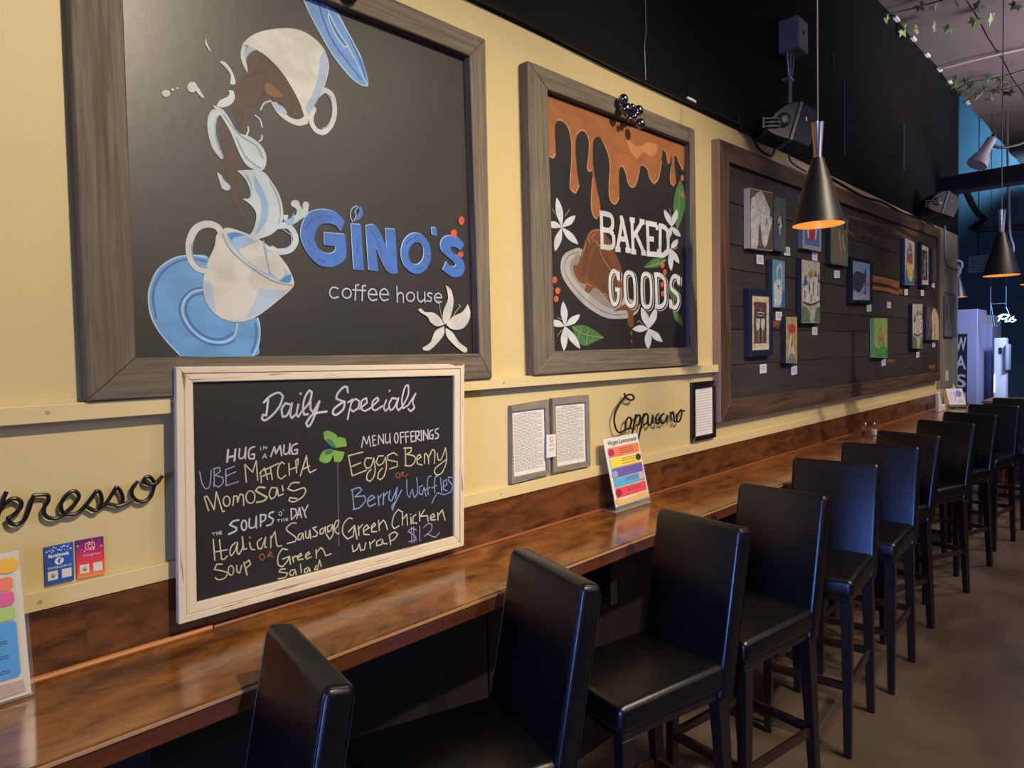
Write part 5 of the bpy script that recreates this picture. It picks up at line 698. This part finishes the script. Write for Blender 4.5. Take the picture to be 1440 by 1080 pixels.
# price tags
under = ['under the white horse canvas', 'under the narrow green canvas with white figure', 'under the blue and red picture', 'under the canvas of two figures', 'under the blue goat canvas', 'under the deep blue box frame', 'under the red flower canvas', 'under the left castle canvas', 'under the rocks and water picture', 'alone between the rocks picture and the yellow figure', 'under the bright green canvas', 'under the colourful figure canvas', 'under the black and white print', 'under the dark green canvas', 'under the right castle canvas', 'under the cream horse neck canvas']
for (x, z), u in zip([(3.817, 2.153), (4.201, 2.235), (4.655, 2.241), (5.072, 2.153), (4.073, 1.837), (3.849, 1.527), (4.301, 1.501), (4.649, 1.751), (5.786, 1.937), (6.312, 1.98), (6.165, 1.502), (6.825, 2.111), (7.382, 2.131), (7.801, 2.228), (7.223, 1.547), (7.824, 1.639)], under):
    w_ = .045 if x < 5 else .055
    o = root('price_tag', 'small white price tag '+u, 'tag', (x, -.024, z), 'price tags on the plank display')
    an = random.uniform(-.08, .08); M = Matrix.Translation((x, -.025, z)) @ Matrix.Rotation(an, 4, 'Y')
    mk('card', box(B(), (-w_, -.001, -.026), (w_, .0012, .026), M=M), mat('tag_white', 'c8c6cc', .6), o)
    bm = B()
    for dz in (.012, .002, -.008): box(bm, (-w_*.6, -.0016, dz-.0016), (w_*.6, -.001, dz+.0016), M=M)
    mk('printed_text', bm, M_ink, o)
swb = root('light_switch', 'white light switch low on the sage wall end', 'switch', (8.45, -.016, 1.31)); mk('plate', box(B(), (8.38, -.018, 1.25), (8.50, -.0125, 1.36), .002), M_white, swb); mk('toggle', box(B(), (8.42, -.024, 1.29), (8.46, -.018, 1.32), .002), M_white, swb)
# ================= UPPER WALL FITTINGS =================
jb = root('junction_box', 'grey electrical junction box high on the black wall above the speaker', 'junction box', (4.2, -.07, 3.5))
mk('box', box(B(), (4.115, -.13, 3.40), (4.268, -.017, 3.585), .003), M_greypl, jb)
mk('cover', box(B(), (4.121, -.134, 3.406), (4.262, -.13, 3.579), .002), M_greypl, jb)
bm = B(); lathe(bm, [(.012, 0), (.012, .004)], n=10, M=Matrix.Translation((4.19, -.134, 3.50)) @ Matrix.Rotation(math.pi/2, 4, 'X')); mk('knockout', bm, M_dark, jb)
for k, (xa, xb) in enumerate(((4.135, 4.165), (4.185, 4.178), (4.232, 4.192))):
    o = mk('conduit', tube(B(), [(xa, -.06, 3.405), (xa*.7+xb*.3, -.06, 3.33), (xb, -.06, 3.24), (xb-.01, -.06, 3.10), (xb-.01, -.05, 3.0)], .0065, 8), M_conduit, jb, True)
mk('strap', box(B(), (4.15, -.07, 3.245), (4.21, -.02, 3.262), .001), M_conduit, jb)
def speaker(loc, rz, sc, label):
    o = root('wall_speaker', label, 'speaker', (0, 0, 0), 'wall speakers'); WO[o] = Vector((0, 0, 0))
    dome = [(-.17, -.02), (-.15, .03), (-.11, .08), (-.05, .125), (.0, .143), (.05, .145), (-.022, -.095), (-.06, -.085), (-.11, -.065), (-.15, -.045)]
    mk('rear_shell', prism(B(), dome, -.11, .10, .006), M_plastic, o, True)
    mk('trim_strip', prism(B(), [(.05, .145), (.072, .138), (-.0, -.102), (-.022, -.095)], -.118, .105, .003), mat('strip_grey', '5a5c66', .35), o)
    mk('grille', prism(B(), [(.072, .138), (.16, .08), (.18, .0), (.112, -.145), (-.0, -.102)], -.112, .10, .005), mat('speaker_grille', '26272c', .5, bump=.3, bscale=(300, 300, 300)), o)
    kn = B(); lathe(kn, [(.045, 0), (.045, .014), (.032, .022), (.018, .024)], n=20, M=Matrix.Translation((-.058, -.11, .03)) @ Matrix.Rotation(math.pi/2, 4, 'X')); mk('pivot_knob', kn, mat('knob_grey', '2c2e33', .3), o, True)
    bk = B()
    for dz in (-.025, .0, .025): box(bk, (-.19, -.13, .012+dz-.004), (-.085, -.118, .012+dz+.004))
    box(bk, (-.198, -.13, -.022), (-.188, -.02, .046)); mk('bracket', bk, M_plastic, o)
    mk('badge', box(B(), (.085, -.116, .02), (.092, -.1125, .045)), M_steel, o)
    o.location = loc; o.rotation_euler = (0, 0, rz); o.scale = (sc,)*3; return o
s1 = speaker((3.83, -.17, 2.85), math.radians(-46), .84, 'black angled wall speaker above left end of plank display')
def copytree(o, parent=None):
    c = o.copy(); C.objects.link(c)
    if parent is not None: c.parent = parent
    for ch in list(o.children): copytree(ch, c)
    return c
s2 = copytree(s1); s2.location = (7.25, -.17, 2.90); s2['label'] = 'black wall speaker above far right end of plank display, under the beam'
def cable(nm, label, pts, r, m=M_dark, cat='cable'):
    o = mk(nm, tube(B(), pts, r, 6), m, None, True, pivot=pts[0]); tag(o, label, cat); return o
cable('cable', 'black cable running along the top edge of the cream wall', [(.2, -.02, 2.848), (1.2, -.02, 2.846), (1.9, -.02, 2.852), (2.4, -.02, 2.845), (3.0, -.02, 2.85), (3.6, -.02, 2.865)], .008)
cable('cable', 'drooping black cable under the near speaker', [(3.55, -.02, 2.90), (3.62, -.02, 2.84), (3.72, -.025, 2.83), (3.80, -.03, 2.775), (3.93, -.03, 2.762), (4.02, -.02, 2.79), (4.05, -.03, 2.88)], .007)
cable('cable', 'blue cable pair hanging from the near speaker behind the pendant', [(4.12, -.10, 2.88), (4.16, -.06, 2.83), (4.26, -.03, 2.785), (4.5, -.03, 2.765)], .006, mat('blue_cable', '3a4a8c', .4))
cable('cable', 'tangled dark cable lying on the top rail of the plank display', [(4.6, -.03, 2.785), (4.9, -.035, 2.795), (5.6, -.03, 2.775), (6.1, -.035, 2.80), (6.7, -.03, 2.79), (7.3, -.035, 2.815), (7.8, -.03, 2.80)], .010)
cable('wire', 'thin wire fixed upright on the black wall above the baked goods sign', [(2.66, -.02, 2.85), (2.655, -.02, 3.0), (2.668, -.02, 3.1), (2.66, -.02, 3.5), (2.66, -.02, 4.3)], .0025, mat('wire_dark', '3a3d40', .4), 'wire')
cable('wire', 'upper short bright wire on the black wall right of junction box', [(5.03, -.02, 3.55), (5.03, -.02, 3.68)], .004, mat('wire_grey', '4a4c52', .4), 'wire')
cable('wire', 'long bright vertical wire on the black wall beyond the pendant lamp', [(5.245, -.02, 3.02), (5.245, -.02, 3.55)], .005, mat('wire_grey', '4a4c52', .4), 'wire')
cable('wire', 'farther vertical wire on the black wall near the beam', [(6.76, -.02, 3.17), (6.76, -.02, 3.57)], .006, mat('wire_grey', '4a4c52', .4), 'wire')
o = mk('wall_clip', box(B(), (3.02, -.028, 2.858), (3.10, -.0165, 2.872), .003), M_white, None, pivot=(3.06, -.02, 2.865)); tag(o, 'small white clip on the black wall edge right of the bells', 'clip')
# conduit frame at display's right end
cable('conduit_pipe', 'thin grey conduit up the right end of plank display', [(8.03, -.02, 1.35), (8.03, -.02, 2.6), (8.03, -.02, 2.78)], .007, M_conduit, 'pipe')
cable('conduit_pipe', 'grey conduit bending right to the white clip lamp', [(8.25, -.03, 2.86), (8.28, -.03, 2.55), (8.45, -.03, 2.46), (8.9, -.03, 2.46)], .009, M_conduit, 'pipe')
# ================= PENDANT LAMPS =================
def pendant(loc, label, ztop=4.37):
    o = root('pendant_lamp', label, 'pendant lamp', loc, 'black cone pendant lamps')
    L = Vector(loc)
    bm = B(); prof = [(.0975, 0), (.093, .02), (.055, .16), (.030, .235), (.022, .262)]
    lathe(bm, prof, L, 40, cap=False); lathe(bm, [(r-.0018, z) for r, z in prof], L, 40, cap=False)
    n = 40; vs = bm.verts[:]
    for i in range(n):
        a = vs[i]; b = vs[(i+1) % n]; c = vs[5*n+(i+1) % n]; d = vs[5*n+i]; bm.faces.new((a, b, c, d))
    mk('shade', bm, M_blackm, o, True)
    bm = B(); lathe(bm, [(.0935, .001), (.091, .02), (.053, .158), (.028, .233), (.018, .24)], L, 40, cap=False); lathe(bm, [(.0965, -.0015), (.0935, .001)], L, 40, cap=False); mk('gold_lining', bm, M_gold, o, True, label='golden inside of the shade')
    bm = B(); lathe(bm, [(.0155, .262), (.017, .30), (.024, .395), (.025, .40), (.002, .403)], L, 28); mk('metal_neck', bm, mat('neck_steel', 'a8a6a8', .22, metal=1), o, True)
    bm = B(); tube(bm, [L+Vector((0, 0, .40)), L+Vector((.004, .002, .9)), L+Vector((0, 0, ztop-L.z))], .0028, 6); mk('cord', bm, mat('lamp_cord', '5a585c', .5), o, True)
    bm = B(); bmesh.ops.create_uvsphere(bm, u_segments=14, v_segments=10, radius=.028, matrix=Matrix.Translation(L+Vector((0, 0, .10)))); mk('bulb', bm, M_bulb, o, True)
    return o
pendant((2.835, -.70, 2.135), 'nearest black cone pendant lamp with golden lining, in front of the paintings')
pendant((5.15, -.965, 2.06), 'black cone pendant lamp farther back, above the neon sign')
pendant((4.72, -1.21, 1.965), 'black cone pendant lamp cut by the right edge of the view')
pendant((10.1, .20, 2.225), 'far small cone pendant lamp half hidden behind the wall end', 5.9)
# ================= BEAM, SPOTLIGHT =================
bmm = root('ceiling_beam', 'dark steel beam crossing the room near the far end of the wall', 'beam', (8, -2, 3.2))
mk('top_flange', box(B(), (7.93, -5.9, 3.27), (8.13, -.017, 3.30), .003), M_blackm, bmm); mk('web', box(B(), (8.0, -5.9, 3.17), (8.06, -.017, 3.27)), M_blackm, bmm); mk('bottom_flange', box(B(), (7.93, -5.9, 3.14), (8.13, -.017, 3.17), .003), M_blackm, bmm)
sp = root('spotlight', 'white reflector spotlight hanging under the fabric ceiling edge', 'spotlight', (6.8, -.62, 3.2))
MS = Matrix.Translation((6.72, -.62, 3.2)) @ Matrix.Rotation(math.radians(30), 4, Vector((.72, .69, 0)).normalized()) 
bm = B(); lathe(bm, [(.075, -.13), (.078, -.115), (.062, -.06), (.040, -.02), (.036, .06), (.034, .11), (.012, .125)], n=26, M=MS); mk('lamp_head', bm, mat('lamp_white', 'b9aeb4', .45), sp, True)
bm = B(); lathe(bm, [(.014, .12), (.014, .15), (.006, .155)], n=12, M=MS); mk('socket', bm, M_dark, sp, True)
bm = B(); hp = MS @ Vector((0, 0, .05)); tube(bm, [hp+Vector((.02, -.02, 0)), hp+Vector((.08, -.08, -.02)), hp+Vector((.17, -.17, .0)), hp+Vector((.22, -.23, .03))], .012, 8); tube(bm, [hp+Vector((.22, -.23, .03)), (6.94, -.85, 4.36)], .005, 6, False); mk('arm', bm, M_dark, sp, True)
# ================= IVY =================
iv = root('ivy_garland', 'nearer green ivy garland strung under the fabric ceiling', 'garland', (6.6, -.3, 4.3), 'ivy garlands'); iv2 = root('ivy_garland', 'farther dark ivy garland strung under the fabric ceiling', 'garland', (8.5, -.4, 4.3), 'ivy garlands')
leafo = [(0, 0), (.16, -.28), (.45, -.32), (.34, -.05), (.5, .22), (.2, .2), (0, .62), (-.2, .2), (-.5, .22), (-.34, -.05), (-.45, -.32), (-.16, -.28)]
def leafbm(L, s_, ang, tx, ty):
    # leaves hang tip-down from the stem, turned every which way
    bm = B(); N = Matrix(((.72, -.05, -.69), (-.69, -.05, -.72), (0, -1, .07))).to_4x4()
    M = Matrix.Translation(L) @ N @ Matrix.Rotation(ang, 4, 'Z') @ Matrix.Rotation(tx, 4, 'X') @ Matrix.Rotation(ty, 4, 'Y')
    c = bm.verts.new(M @ Vector((0, .05*s_, .06*s_))); vs = [bm.verts.new(M @ Vector((p[0]*s_, p[1]*s_, -.05*s_*abs(p[0])*2))) for p in leafo]
    for i in range(12): bm.faces.new((c, vs[i], vs[(i+1) % 12]))
    return bm
rnd = random.Random(4)
IV = [(6.22, -0.027, 0.061, 1), (6.562, -0.069, 0.099, 1), (6.613, -0.154, 0.086, 1), (6.188, -0.279, 0.084, 0), (6.277, -0.351, 0.084, 0), (6.663, -0.275, 0.098, 2), (6.806, -0.347, 0.086, 1), (6.379, -0.491, 0.092, 0), (6.54, -0.6, 0.093, 0), (6.809, -0.533, 0.102, 1), (6.847, -0.64, 0.11, 1), (6.741, -0.811, 0.102, 0), (8.4, 0.041, 0.091, 0), (8.131, -0.149, 0.097, 0), (8.251, -0.207, 0.065, 0), (8.303, -0.094, 0.078, 1), (8.367, -0.366, 0.103, 0), (8.515, -0.46, 0.104, 0), (8.51, -0.21, 0.101, 0), (8.687, -0.279, 0.102, 0), (8.796, -0.379, 0.103, 0), (8.984, -0.455, 0.127, 0), (8.989, -0.121, 0.095, 0), (8.837, -0.204, 0.093, 0), (9.033, -0.283, 0.094, 0), (8.979, -0.584, 0.068, 0), (8.595, -0.061, 0.103, 0), (8.21, -0.044, 0.088, 0)]
for x, y, s_, c in IV:
    par = iv if x < 7.2 or (x < 7.9 and y < -.5 and c != 0 and x < 7.0) else iv2
    mk('leaf', leafbm(Vector((x, y, 4.29)), min(max(s_, .07), .12)*1.05, rnd.uniform(-1.2, 1.2), rnd.uniform(-.7, .7), rnd.uniform(-.7, .7)), (M_leaf, M_leaf2, M_leaf3)[c], par)
def zig(pts): return [Vector((p[0], p[1], 4.32+.02*math.sin(i*2))) for i, p in enumerate(pts)]
mk('stem', tube(B(), zig([(6.2, -.02), (6.3, -.2), (6.25, -.45), (6.3, -.7), (6.25, -1.0), (6.3, -1.5)]), .005, 6), M_leaf, iv, True)
mk('stem', tube(B(), zig([(8.6, -.02), (8.5, -.2), (8.45, -.45), (8.4, -.8), (8.35, -1.3)]), .005, 6), M_leaf, iv2, True)
mk('stem', tube(B(), zig([(9.1, -.02), (8.95, -.2), (8.9, -.45), (8.8, -.8)]), .005, 6), M_leaf, iv2, True)
# ================= STOOLS =================
def cushion(lo, hi, crown=0, cuts=6, bev=.018, lean=0):
    bm = B(); box(bm, lo, hi, bev, 3)
    return bm
def make_stool(label):
    o = root('bar_stool', label, 'bar stool', (0, 0, 0), 'black leather bar stools along the counter')
    bm = B(); box(bm, (-.178, -.238, .650), (.178, .175, .733), .022, 5)
    for v in bm.verts:
        if v.co.z > .70:
            u = max(0, 1-(v.co.x/.175)**2)*max(0, 1-((v.co.y+.03)/.20)**2); v.co.z += .010*u
            if v.co.y < -.18: v.co.z -= .008
    mk('seat', bm, M_leather, o, True)
    mk('seat_frame', box(B(), (-.165, -.222, .628), (.165, .17, .652), .003), M_leg, o)
    M = Matrix.Translation((0, .168, .62)) @ Matrix.Rotation(math.radians(-11), 4, 'X')
    bm = B(); box(bm, (-.182, -.030, 0), (.182, .030, .508), .018, 5, M=M); mk('backrest', bm, M_leather, o, True)
    for sx in (-1, 1):
        pts = [M @ Vector((sx*.1775, -.0265, .02)), M @ Vector((sx*.1775, -.0265, .485)), M @ Vector((sx*.176, -.020, .502)), M @ Vector((sx*.176, .018, .502)), M @ Vector((sx*.1775, .0265, .485)), M @ Vector((sx*.1775, .0265, .02))]
        mk('seam', tube(B(), pts, .0016, 6, False), M_pipe, o, True)
    def leg(x0, y0, x1, y1, w0, w1, zt=.63):
        bm = B(); a = [bm.verts.new((x1+dx*w1, y1+dy*w1, 0)) for dx, dy in ((-1, -1), (1, -1), (1, 1), (-1, 1))]; b = [bm.verts.new((x0+dx*w0, y0+dy*w0, zt)) for dx, dy in ((-1, -1), (1, -1), (1, 1), (-1, 1))]
        bm.faces.new(a[::-1]); bm.faces.new(b)
        for i in range(4): bm.faces.new((a[i], a[(i+1) % 4], b[(i+1) % 4], b[i]))
        bmesh.ops.bevel(bm, geom=bm.edges[:], offset=.002, segments=1, affect='EDGES'); return bm
    for sx in (-1, 1):
        mk('leg', leg(sx*.150, -.205, sx*.155, -.215, .021, .014), M_leg, o); mk('leg', leg(sx*.150, .165, sx*.155, .215, .022, .015), M_leg, o)
    mk('stretcher', box(B(), (-.145, -.218, .268), (.145, -.200, .300), .003), M_str, o)
    mk('stretcher', box(B(), (-.145, .178, .272), (.145, .196, .304), .003), M_str, o)
    for sx in (-1, 1): mk('stretcher', box(B(), (sx*.152-.008, -.20, .268), (sx*.152+.008, .18, .300), .003), M_str, o)
    return o
ST = [((.595, -.591), -101.3), ((1.267, -.604), -109.2), ((1.928, -.66), -103.1), ((2.508, -.681), -99.1), ((3.274, -.613), -84.8), ((3.947, -.615), -87.7), ((4.547, -.602), -109), ((5.335, -.636), -110), ((6.067, -.645), -108), ((6.93, -.66), -99), ((7.80, -.70), -95)]
ords = ['nearest black leather bar stool, only its backrest in view at the bottom', 'second nearest black leather bar stool, below right end of the chalkboard', 'third nearest black leather bar stool, in front of the lemonade menu', 'fourth nearest black leather bar stool', 'fifth bar stool with greyish lit backrest facing the camera', 'sixth bar stool, with greyish lit backrest, before the salt and pepper shakers', 'seventh bar stool from the camera, turned toward the counter', 'eighth bar stool from the camera', 'ninth bar stool from the camera', 'tenth bar stool, near far end of the counter', 'farthest bar stool, beside the end of the counter']
WS = [.34, .362, .338, .352, .371, .376, .38, .38, .38, .37, .37]
st0 = make_stool(ords[0])
for k, ((mx, my), al) in enumerate(ST):
    s_ = st0 if k == 0 else copytree(st0)
    a = math.radians(al-90); F = (math.cos(a), math.sin(a)); s_.location = (mx+F[0]*.25, my+F[1]*.25, 0); s_.rotation_euler = (0, 0, math.atan2(F[0], -F[1])); s_['label'] = ords[k]; s_.scale = (WS[k]/.364, 1, 1)
ws = root('wooden_stool', 'brown wooden stool standing behind the far black stools', 'stool', (8.7, -.62, 0))
mk('seat', lathe(B(), [(.15, .66), (.17, .67), (.17, .69), (.15, .70)], (8.7, -.62, 0), 20), mat('brown_stool_wood', '5a3520', .35), ws, True)
for dx, dy in ((-1, -1), (1, -1), (1, 1), (-1, 1)): mk('leg', tube(B(), [(8.7+dx*.15, -.62+dy*.15, 0), (8.7+dx*.09, -.62+dy*.09, .66)], .015, 8, False), mat('brown_stool_wood', '5a3520', .35), ws, True)
for z in (.2, .35): mk('stretcher', tube(B(), [(8.7-.13, -.62-.13, z), (8.7+.13, -.62-.13, z), (8.7+.13, -.62+.13, z), (8.7-.13, -.62+.13, z), (8.7-.13, -.62-.13, z)], .009, 6, False), mat('brown_stool_wood', '5a3520', .35), ws, True)
# ================= COUNTER CLUTTER =================
def shaker(x, y, label, fill, fh):
    o = root('shaker', label, 'shaker', (x, y, .9862), 'salt and pepper shakers')
    mk('glass_body', lathe(B(), [(.017, 0), (.019, .004), (.019, .05), (.014, .066), (.013, .072)], (x, y, .9862), 16), M_glass, o, True)
    mk('filling', lathe(B(), [(.0155, .003), (.0165, .006), (.0165, fh)], (x, y, .9862), 14), fill, o, True)
    mk('metal_cap', lathe(B(), [(.0145, .068), (.0155, .072), (.0145, .088), (.008, .095)], (x, y, .9862), 16), M_steel, o, True)
shaker(5.38, -.115, 'left glass shaker with pepper and metal cap on the counter', mat('pepper', '5a4a40', .8), .03); shaker(5.42, -.165, 'right glass shaker half filled with white salt', mat('salt', 'e8e6e8', .8), .045)
tk = root('photo_print', 'white and blue patterned tilted board on the far end of the counter', 'sign', (8.15, -.14, .987))
fc = cardfn((8.06, -.120, 1.000), (.62, -.785, 0), (.785, .62, 0), math.radians(25), .16, .20, 0)
bm = B(); slab(bm, fc, 0, .12, 1, 1, -.005, .0); mk('board', bm, mat('board_white', 'c9c9d6', .5), tk)
bm = B(); slab(bm, fc, -.02, 0, 1.02, .14, -.004, -.02); mk('support', bm, M_dark, tk)
h2 = lambda u, v: fc(u, v, .001); bm = B(); flatpoly(bm, [(.55, .6), (.8, .55), (.9, .8), (.7, .9), (.55, .8)], h2); mk('printed_shape', bm, mat('print_violet', '5a5ab0', .5), tk)
bm = B(); [ribbon(bm, s_, .03, h2) for s_ in ([(.1, .5), (.3, .8), (.5, .6), (.4, .3)], [(.6, .25), (.65, .4), (.7, .25)], [(.75, .25), (.8, .4), (.85, .25)], [(.15, .3), (.25, .5)], [(.45, .5), (.5, .85)])]; mk('printed_lines', bm, mat('print_grey', '8a8aa4', .5), tk)
ee = root('white_easel', 'white curved easel stand at the far end of the counter against the wall', 'stand', (7.72, -.12, .987))
mk('stand', prism(B(), [(7.55, .987), (7.55, 1.17), (7.60, 1.18), (7.66, 1.06), (7.74, 1.03), (7.80, 1.05), (7.84, .987)], -.13, -.10, .003), M_white, ee)
sbt = root('sauce_bottle', 'squeeze bottle with pale cream cap and orange brown sauce behind the patterned board', 'bottle', (8.31, -.10, .987))
mk('bottle', lathe(B(), [(.024, 0), (.026, .01), (.026, .13)], (8.31, -.10, .987), 16), mat('sauce_orange', '9a6234', .4), sbt, True); mk('cap', lathe(B(), [(.026, .13), (.027, .19), (.010, .215), (.006, .235)], (8.31, -.10, .987), 16), mat('cap_cream', 'c8b890', .5), sbt, True)
bk = root('basket', 'small brown wicker basket at the far counter corner', 'basket', (8.28, -.22, .987))
mk('bowl', lathe(B(), [(.03, 0), (.05, .02), (.06, .05), (.056, .05), (.045, .02)], (8.27, -.19, .987), 20), mat('wicker', '8a5a30', .6, bump=.5, bscale=(80, 80, 160)), bk, True)
# ================= KITCHEN END =================
kc = root('service_counter', 'dark service counter with copper coloured top edge beyond the last stool', 'counter', (10, -1.5, 0))
mk('body', box(B(), (9.62, -4.0, 0), (10.2, -.17, .93), .004), M_under, kc); mk('top', box(B(), (9.56, -4.05, .93), (10.25, -.14, .965), .004), mat('copper_top', '6b5644', .3), kc)
cb = root('steel_cabinet', 'tall stainless steel cabinet with black lettered panel behind the wall end', 'cabinet', (10.4, .2, 0))
mk('carcass', box(B(), (10.02, -.02, 0), (10.6, .62, 2.06), .006), mat('cabinet_steel', 'a2a4be', .42, metal=.6), cb)
mk('front_panel', box(B(), (10.006, .085, .5), (10.02, .215, 1.76), .002), M_dark, cb)
for i, ch in enumerate('WASH'):
    f = lambda u, v, i=i: (10.003, .205-u*.11, 1.55-i*.23+v*.17)
    bm = B(); textbm(bm, ch, f, bold=.02); mk('panel_letter', bm, mat('letter_grey', '8a8c90', .5), cb)
fr = root('steel_fridge', 'double door stainless steel fridge beside the lettered cabinet', 'fridge', (10.9, 0, 0))
mk('carcass', box(B(), (10.66, -.075, .1), (11.3, .13, 1.88), .006), mat('fridge_steel', '84869a', .42, metal=.6), fr)
for y0, y1, hy in ((.028, .128, .04), (-.073, .024, .012)):
    d = mk('door', box(B(), (10.63, y0, .12), (10.66, y1, 1.84), .004), mat('fridge_steel', '84869a', .42, metal=.6), fr); mk('handle', box(B(), (10.61, hy-.008, .95), (10.629, hy+.008, 1.35), .002), M_dark, d)
mk('vent_top', box(B(), (10.68, -.06, 1.88), (11.2, .11, 2.0), .004), M_greypl, fr)
wd = root('water_dispenser', 'white upright water dispenser right of the steel fridge', 'water dispenser', (10.1, -.25, 0))
mk('body', box(B(), (10.3, -.265, .0), (10.5, -.145, 1.70), .012), mat('dispenser_white', 'a8b4bc', .4), wd, True); mk('side_tank', box(B(), (10.25, -.30, 1.30), (10.45, -.265, 1.62), .01), mat('tank_blue', '8a98a4', .35), wd, True); mk('tap_panel', box(B(), (10.292, -.225, 1.50), (10.3, -.195, 1.58)), M_dark, wd)
mk('light_strip', box(B(), (10.29, -.155, 1.02), (10.299, -.148, 1.25)), mat('strip_light', 'ffffff', .4, emis=(.8, .85, 1), es=1.5), wd)
ne = root('neon_sign', 'glowing white blue neon script sign hung by chains at the far end', 'neon sign', (10, -.3, 1.9))
M_neon = mat('neon_tube', 'ffffff', .3, emis=(.45, .85, 1), es=3.2)
def nf(px, py): return Vector((9.98, -.211-(px-1401)/28*.195, 1.8+(470-py)/1000*6.85))
P_ = [nf(*p) for p in ((1404, 456), (1409, 447), (1412, 444))]; mk('neon_letter', tube(B(), P_, .0075, 8), M_neon, ne, True)
mk('neon_letter', tube(B(), [nf(*p) for p in ((1404, 448), (1411, 444), (1419, 446), (1416, 451), (1409, 452))], .0075, 8), M_neon, ne, True)
mk('neon_letter', tube(B(), [nf(*p) for p in ((1416, 453), (1414, 457), (1419, 456), (1422, 450), (1420, 457), (1424, 457))], .0065, 8), M_neon, ne, True)
mk('neon_letter', tube(B(), [nf(*p) for p in ((1426, 448), (1423, 452), (1429, 455), (1424, 458))], .0065, 8), M_neon, ne, True)
cn = mat('chain_blue', '7a9ab0', .3, metal=.6)
mk('hanger', tube(B(), [nf(1393, 425), nf(1415, 425)], .006, 6, False), cn, ne, True)
for a, b in (((1393, 395), (1393, 456)), ((1415, 395), (1415, 432)), ((1415, 432), (1421, 448)), ((1393, 420), (1399, 464))): mk('hanger', tube(B(), [nf(*a), nf(*b)], .005, 6, False), cn, ne, True)
mk('hanger', tube(B(), [nf(1399, 464), nf(1404, 463), nf(1408, 457)], .005, 6), cn, ne, True)
mk('hanger', tube(B(), [nf(1393, 395), nf(1393, 395)+Vector((0, 0, 3.35))], .003, 6, False), M_dark, ne, True); mk('hanger', tube(B(), [nf(1415, 395), nf(1415, 395)+Vector((0, 0, 3.35))], .003, 6, False), M_dark, ne, True)
ms = root('menu_sign', 'small pale blue printed sign high on the far wall', 'sign', (11.8, .25, 2.8))
mk('plate', box(B(), (11.8, .16, 2.66), (11.82, .40, 2.90), .003), mat('sign_blue', '6f8494', .5), ms)
bm = B()
for v in range(5): box(bm, (11.794, .19, 2.69+v*.035), (11.799, .37, 2.70+v*.035))
mk('printed_text', bm, mat('sign_ink', '3c4c5a', .5), ms)
mk('hook', tube(B(), [(11.81, .28, 2.90), (11.81, .28, 5.9)], .006, 6, False), M_dark, ms)
wc = root('clip_lamp', 'small white ring shaped clip lamp at the end of the grey conduit', 'lamp', (8.96, -.02, 2.5))
mk('ring', tube(B(), [(8.95, .03, 2.53), (8.95, .0, 2.56), (8.95, -.045, 2.545), (8.95, -.05, 2.49), (8.95, -.02, 2.465)], .012, 8), M_white, wc, True); mk('base', box(B(), (8.93, -.045, 2.41), (8.955, .015, 2.465), .006), M_white, wc)
cable('hose', 'looping pale hose hanging from the ceiling at the far end', [(10.0, -.30, 5.9), (10.0, -.30, 4.3), (10.0, -.33, 3.2), (10.0, -.34, 2.92), (10.0, -.375, 2.75), (10.0, -.33, 2.56)], .012, M_conduit, 'hose')
dk = root('duct', 'dark bent duct under the ceiling beyond the beam', 'duct', (10, 0, 3.3)); mk('pipe', tube(B(), [(9.1, -.02, 3.5), (9.5, -.03, 3.3), (10.3, -.04, 3.2), (10.8, -.35, 3.1), (10.8, -5.9, 3.1)], .035, 12), M_blackm, dk, True)
bd2 = mk('door_1', box(B(), (13.95, -1.3, 0), (13.99, -.35, 2.3), .005), mat('door_dark', '15181e', .4)); struct(bd2)
mk('door_frame', box(B(), (13.94, -.36, 0), (13.99, -.30, 2.35)), M_dsteel, bd2)
wn = mk('window_1', box(B(), (-4.66, -5.2, .4), (-4.62, -1.9, 3.1)), thin('window_glass', .02)); struct(wn)
for y in (-5.2, -4.1, -3.0, -1.95): mk('mullion', box(B(), (-4.68, y, .4), (-4.58, y+.05, 3.1)), M_dark, wn)
